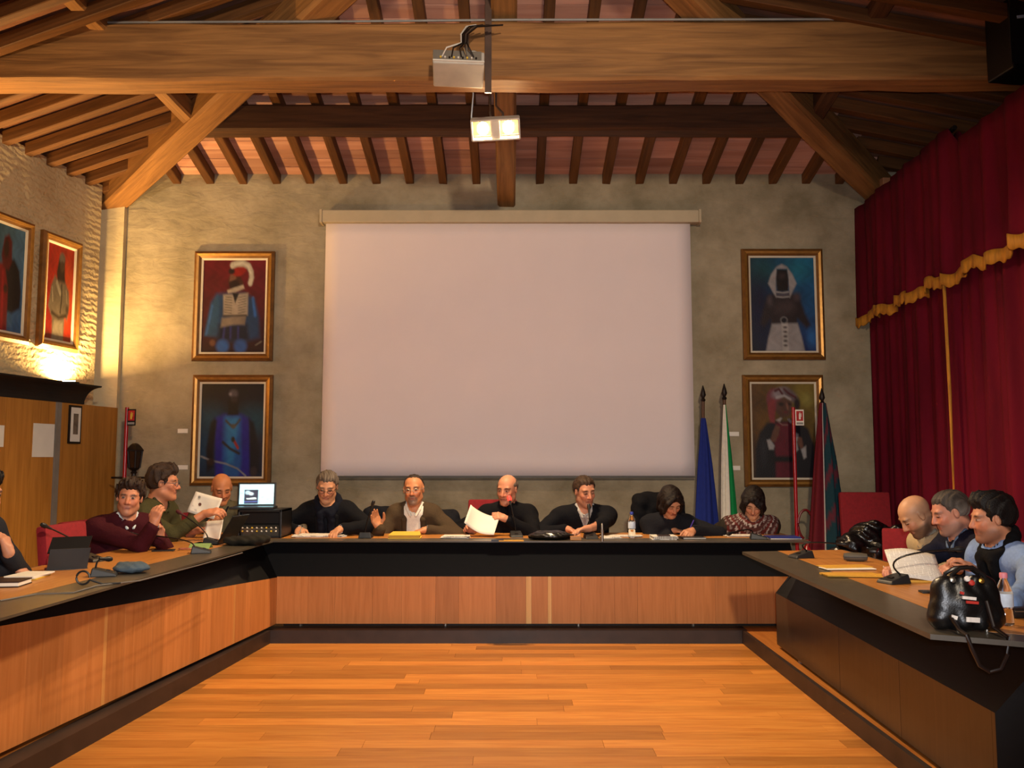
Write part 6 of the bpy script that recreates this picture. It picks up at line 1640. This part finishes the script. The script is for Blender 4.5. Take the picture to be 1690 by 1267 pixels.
t_ = desk_thing('metal_tube', 'slim silver tube standing upright on the desk edge', 'tube', 994, 893, 0); MB().lathe([(.012, 0), (.012, .09)], (0, 0, 0), 12).build('body', M_METAL, t_, True); MB().lathe([(.009, .09), (.009, .13), (.004, .145)], (0, 0, 0), 12).build('cap', M_METAL, t_, True)
stack('white papers behind the silver tube', 1010, 887, .16, .12, .1, 3, .012, .02, M_PRINT, 7)
stack('open papers left of the water bottle', 1030, 885, .26, .12, -.05, 3, .012, .02, M_PRINT, 8)
def bottle(label, x, y, h, capc, z=ZT, s=1.0):
    p = atZ(x, y, z + .001); t_ = thing('water_bottle', label, 'bottle', tuple(p))
    MB().lathe([(.024 * s, 0), (.031 * s, .006), (.031 * s, h * .30), (.028 * s, h * .33), (.031 * s, h * .37), (.031 * s, h * .60), (.026 * s, h * .72), (.014 * s, h * .86), (.0125 * s, h * .92)], (0, 0, 0), 20).build('body', M_GLASS, t_, True)
    MB().lathe([(.0315 * s, h * .36), (.0318 * s, h * .37), (.0318 * s, h * .60), (.0315 * s, h * .61)], (0, 0, 0), 20).build('label', mat('bottle_label', '#c2cede', .5, var=.15, scale=30), t_, True)
    MB().lathe([(.0150 * s, h * .90), (.0150 * s, h * .985), (.013 * s, h)], (0, 0, 0), 16).build('cap', mat('cap_' + capc.strip('#'), capc, .5), t_, True)
bottle('clear water bottle with a blue cap on the back table', 1043, 887, .215, '#2a3a9c')
stack('stack of white notebooks with a brown phone on top', 1094, 889, .20, .17, .05, 4, .030, .008, M_PRINT, 9, 'notebook_stack')
t_ = desk_thing('phone', 'brown cased phone on the stack of notebooks', 'phone', 1095, 884, .05, None, .032); MB().box((0, 0, .005), (.10, .06, .009)).build('body', mat('brown_case', '#3a2418', .5), t_, bevel=.002); MB().box((0, 0, .0102), (.085, .05, .001)).build('screen', M_BLKPLASTIC, t_)
book('notebook', 'slim dark notebook beside the stack of white notebooks', 'notebook', 1142, 888, (.20, .15, .012), .08, M_RUBBER)
p = atY(1145, 858, 7.30); q = atZ(1134, 882, ZT + .015)
t_ = thing('pen', 'violet ballpoint pen in the hand of the woman in charcoal', 'pen', tuple(q)); MB().tube([(0, 0, 0), tuple((p - q) * .8)], .0045, 8).build('barrel', mat('violet_pen', '#4a3aa0', .4), t_, True); MB().tube([tuple((p - q) * .8), tuple((p - q))], .005, 8).build('cap', mat('violet_pen', '#4a3aa0', .4), t_, True)
p = atY(500, 866, 7.28); q = atZ(494, 880, ZT + .02)
t_ = thing('pen', 'pale pen in the right hand of the man in the black blazer', 'pen', tuple(q)); MB().tube([(0, 0, 0), tuple((p - q) * .8)], .0045, 8).build('barrel', M_TINT, t_, True); MB().tube([tuple((p - q) * .8), tuple((p - q))], .005, 8).build('cap', M_DARKMETAL, t_, True)
stack('white sheets under the hands of the woman in the patterned sweater', 1225, 884, .30, .16, -.03, 3, .010, .03, M_PRINT, 10)
stack('blue folder with white papers at the right end of the back table', 1292, 888, .26, .17, -.04, 3, .018, .012, [M_WHITE, mat('blue_card', '#1e2a78', .5), mat('blue_card', '#1e2a78', .5)], 11, 'blue_folder')
# right table
stack('ochre envelopes, the farther pile on the right table', 1400, 938, .30, .12, .1, 3, .014, .03, [M_OCHRE, M_WHITE, M_OCHRE], 12, 'envelope_pile')
stack('ochre envelopes, the nearer pile before the long microphone', 1408, 950, .30, .13, -.05, 3, .014, .03, M_OCHRE, 13, 'envelope_pile')
stack('yellow folder lying under the printed sheet on the right table', 1530, 958, .36, .17, -.18, 2, .012, .01, M_OCHRE, 14, 'document_folder')
sheet('paper_sheet', 'printed white sheet held up by the man in the navy jacket', atY(1511, 930, 4.68), .27, .22, (1, -.1, -.10), (-.22, .75, .62), -.02, M_PRINT)
sheet('paper_sheet', 'creased white sheet end beside the hand at the printed sheet', onz(1472, 946, .02), .10, .10, (1, -.4, -.3), (.2, 1, .2), .02, M_WHITE)
t_ = desk_thing('eyeglass_case', 'grey rounded case on the far half of the right table', 'case', 1412, 926, -.3); MB().lathe([(.0, -.075), (.022, -.07), (.028, -.03), (.028, .03), (.022, .07), (.0, .075)], (0, 0, .028), 14, Ry(math.pi / 2)).build('shell', mat('grey_case', '#4c463c', .6), t_, True); MB().box((0, 0, .028), (.14, .058, .003)).build('seam', M_DARKMETAL, t_)
t_ = desk_thing('phone', 'dark phone lying left of the handbag', 'phone', 1538, 978, -.1); MB().box((0, 0, .005), (.11, .06, .009)).build('body', M_RUBBER, t_, bevel=.002); MB().box((0, 0, .0102), (.095, .05, .001)).build('screen', M_BLKPLASTIC, t_)
bottle('clear water bottle with a pink cap behind the handbag', 1660, 1031, .205, '#d8808c')
t_ = desk_thing('leather_case', 'black leather case at the right edge behind the pink capped bottle', 'case', 1684, 1018, 0); MB().box((.03, 0, .02), (.16, .08, .038)).build('body', M_BLKPLASTIC, t_, True, bevel=.01); MB().box((.03, -.041, .03), (.15, .003, .004)).build('zip', M_METAL, t_)
# handbag
bp_ = atZ(1610, 1045, ZT); bx, by = bp_[0], bp_[1] + .075
hb = thing('handbag', 'large black leather handbag with red and white ribbons on the right table', 'handbag', (bx, by, ZT + .001))
P = [ell((0, 0, .095), (.122, .080, .098), None, .03), cap((-.085, 0, .045), (.085, 0, .045), .052, .052, .03), cap((-.085, 0, .155), (.085, 0, .155), .038, .038, .03), cap((-.095, -.01, .05), (-.075, -.01, .17), .048, .036, .02), cap((.098, -.01, .05), (.078, -.01, .17), .050, .038, .02), cap((-.03, -.05, .04), (-.025, -.03, .19), .035, .022, .012), cap((.035, -.05, .04), (.03, -.03, .19), .035, .022, .012)]
V, Fc = polygonise(P + [plane((0, 0, .004), (0, 0, -1))], .006, None, (.0016, 60, 2))
me = raw_mesh('body', V, Fc); link_mesh('body', me, mat('black_leather', '#0b0a0b', 0.36, var=.2, bump=.08, bscale=150, spec=.5), hb, True)
for yy, zt_ in ((-.03, .235), (.03, .232)):
    MB().tube([(-.06, yy, .175), (-.055, yy * .8, .21), (-.02, yy * .6, zt_), (.03, yy * .6, zt_ + .004), (.07, yy * .8, .21), (.08, yy, .175)], .008, 8).build('handle', mat('black_leather_strap', '#110d0c', .35), hb, True)
strap = [(-.085, -.06, .06), (-.080, -.11, .020), (-.072, -.150, .008), (-.062, -.160, -.04), (-.036, -.160, -.10), (.0, -.160, -.122), (.035, -.175, -.108), (.052, -.195, -.05), (.056, -.192, .008), (.052, -.11, .028), (.045, -.078, .12)]
MB().tube(strap, .0075, 8).build('shoulder_strap', mat('dark_brown_strap', '#1a0f0c', .45), hb, True)
def rib(name, c, w, h, m, rot=0): MB().box(c, (w, .006, h), Ry(rot)).build(name, m, hb)
M_RIBW = mat('white_ribbon', '#dcd4cc', .7, var=.15, scale=90, stretch=(1, 1, .1)); M_RIBR = mat('red_ribbon', '#b0281c', .7)
rib('white_ribbon', (-.022, -.083, .132), .052, .011, M_RIBW, .10); rib('red_ribbon', (-.012, -.085, .116), .046, .010, M_RIBR, .08)
rib('white_ribbon', (-.014, -.088, .052), .050, .018, M_RIBW, .06); rib('white_ribbon', (-.075, -.070, .058), .022, .014, M_RIBW, .3); rib('red_ribbon', (-.045, -.076, .150), .014, .010, M_RIBR, .3)
for c_, m_ in (((-.065, -.05, .195), M_METAL), ((.045, -.05, .192), mat('brass', '#c09040', .3, .9)), ((-.012, -.055, .200), M_RIBW), ((.004, -.056, .185), M_RIBR)):
    MB().lathe([(.004, -.008), (.011, -.004), (.011, .004), (.004, .008)], c_, 10, Rx(1.2)).build('buckle', m_, hb, True)
for xx in (-.05, .06):
    MB().lathe([(.006, -.0), (.006, .008)], (xx, -.045, .0), 8).build('foot_stud', M_METAL, hb)
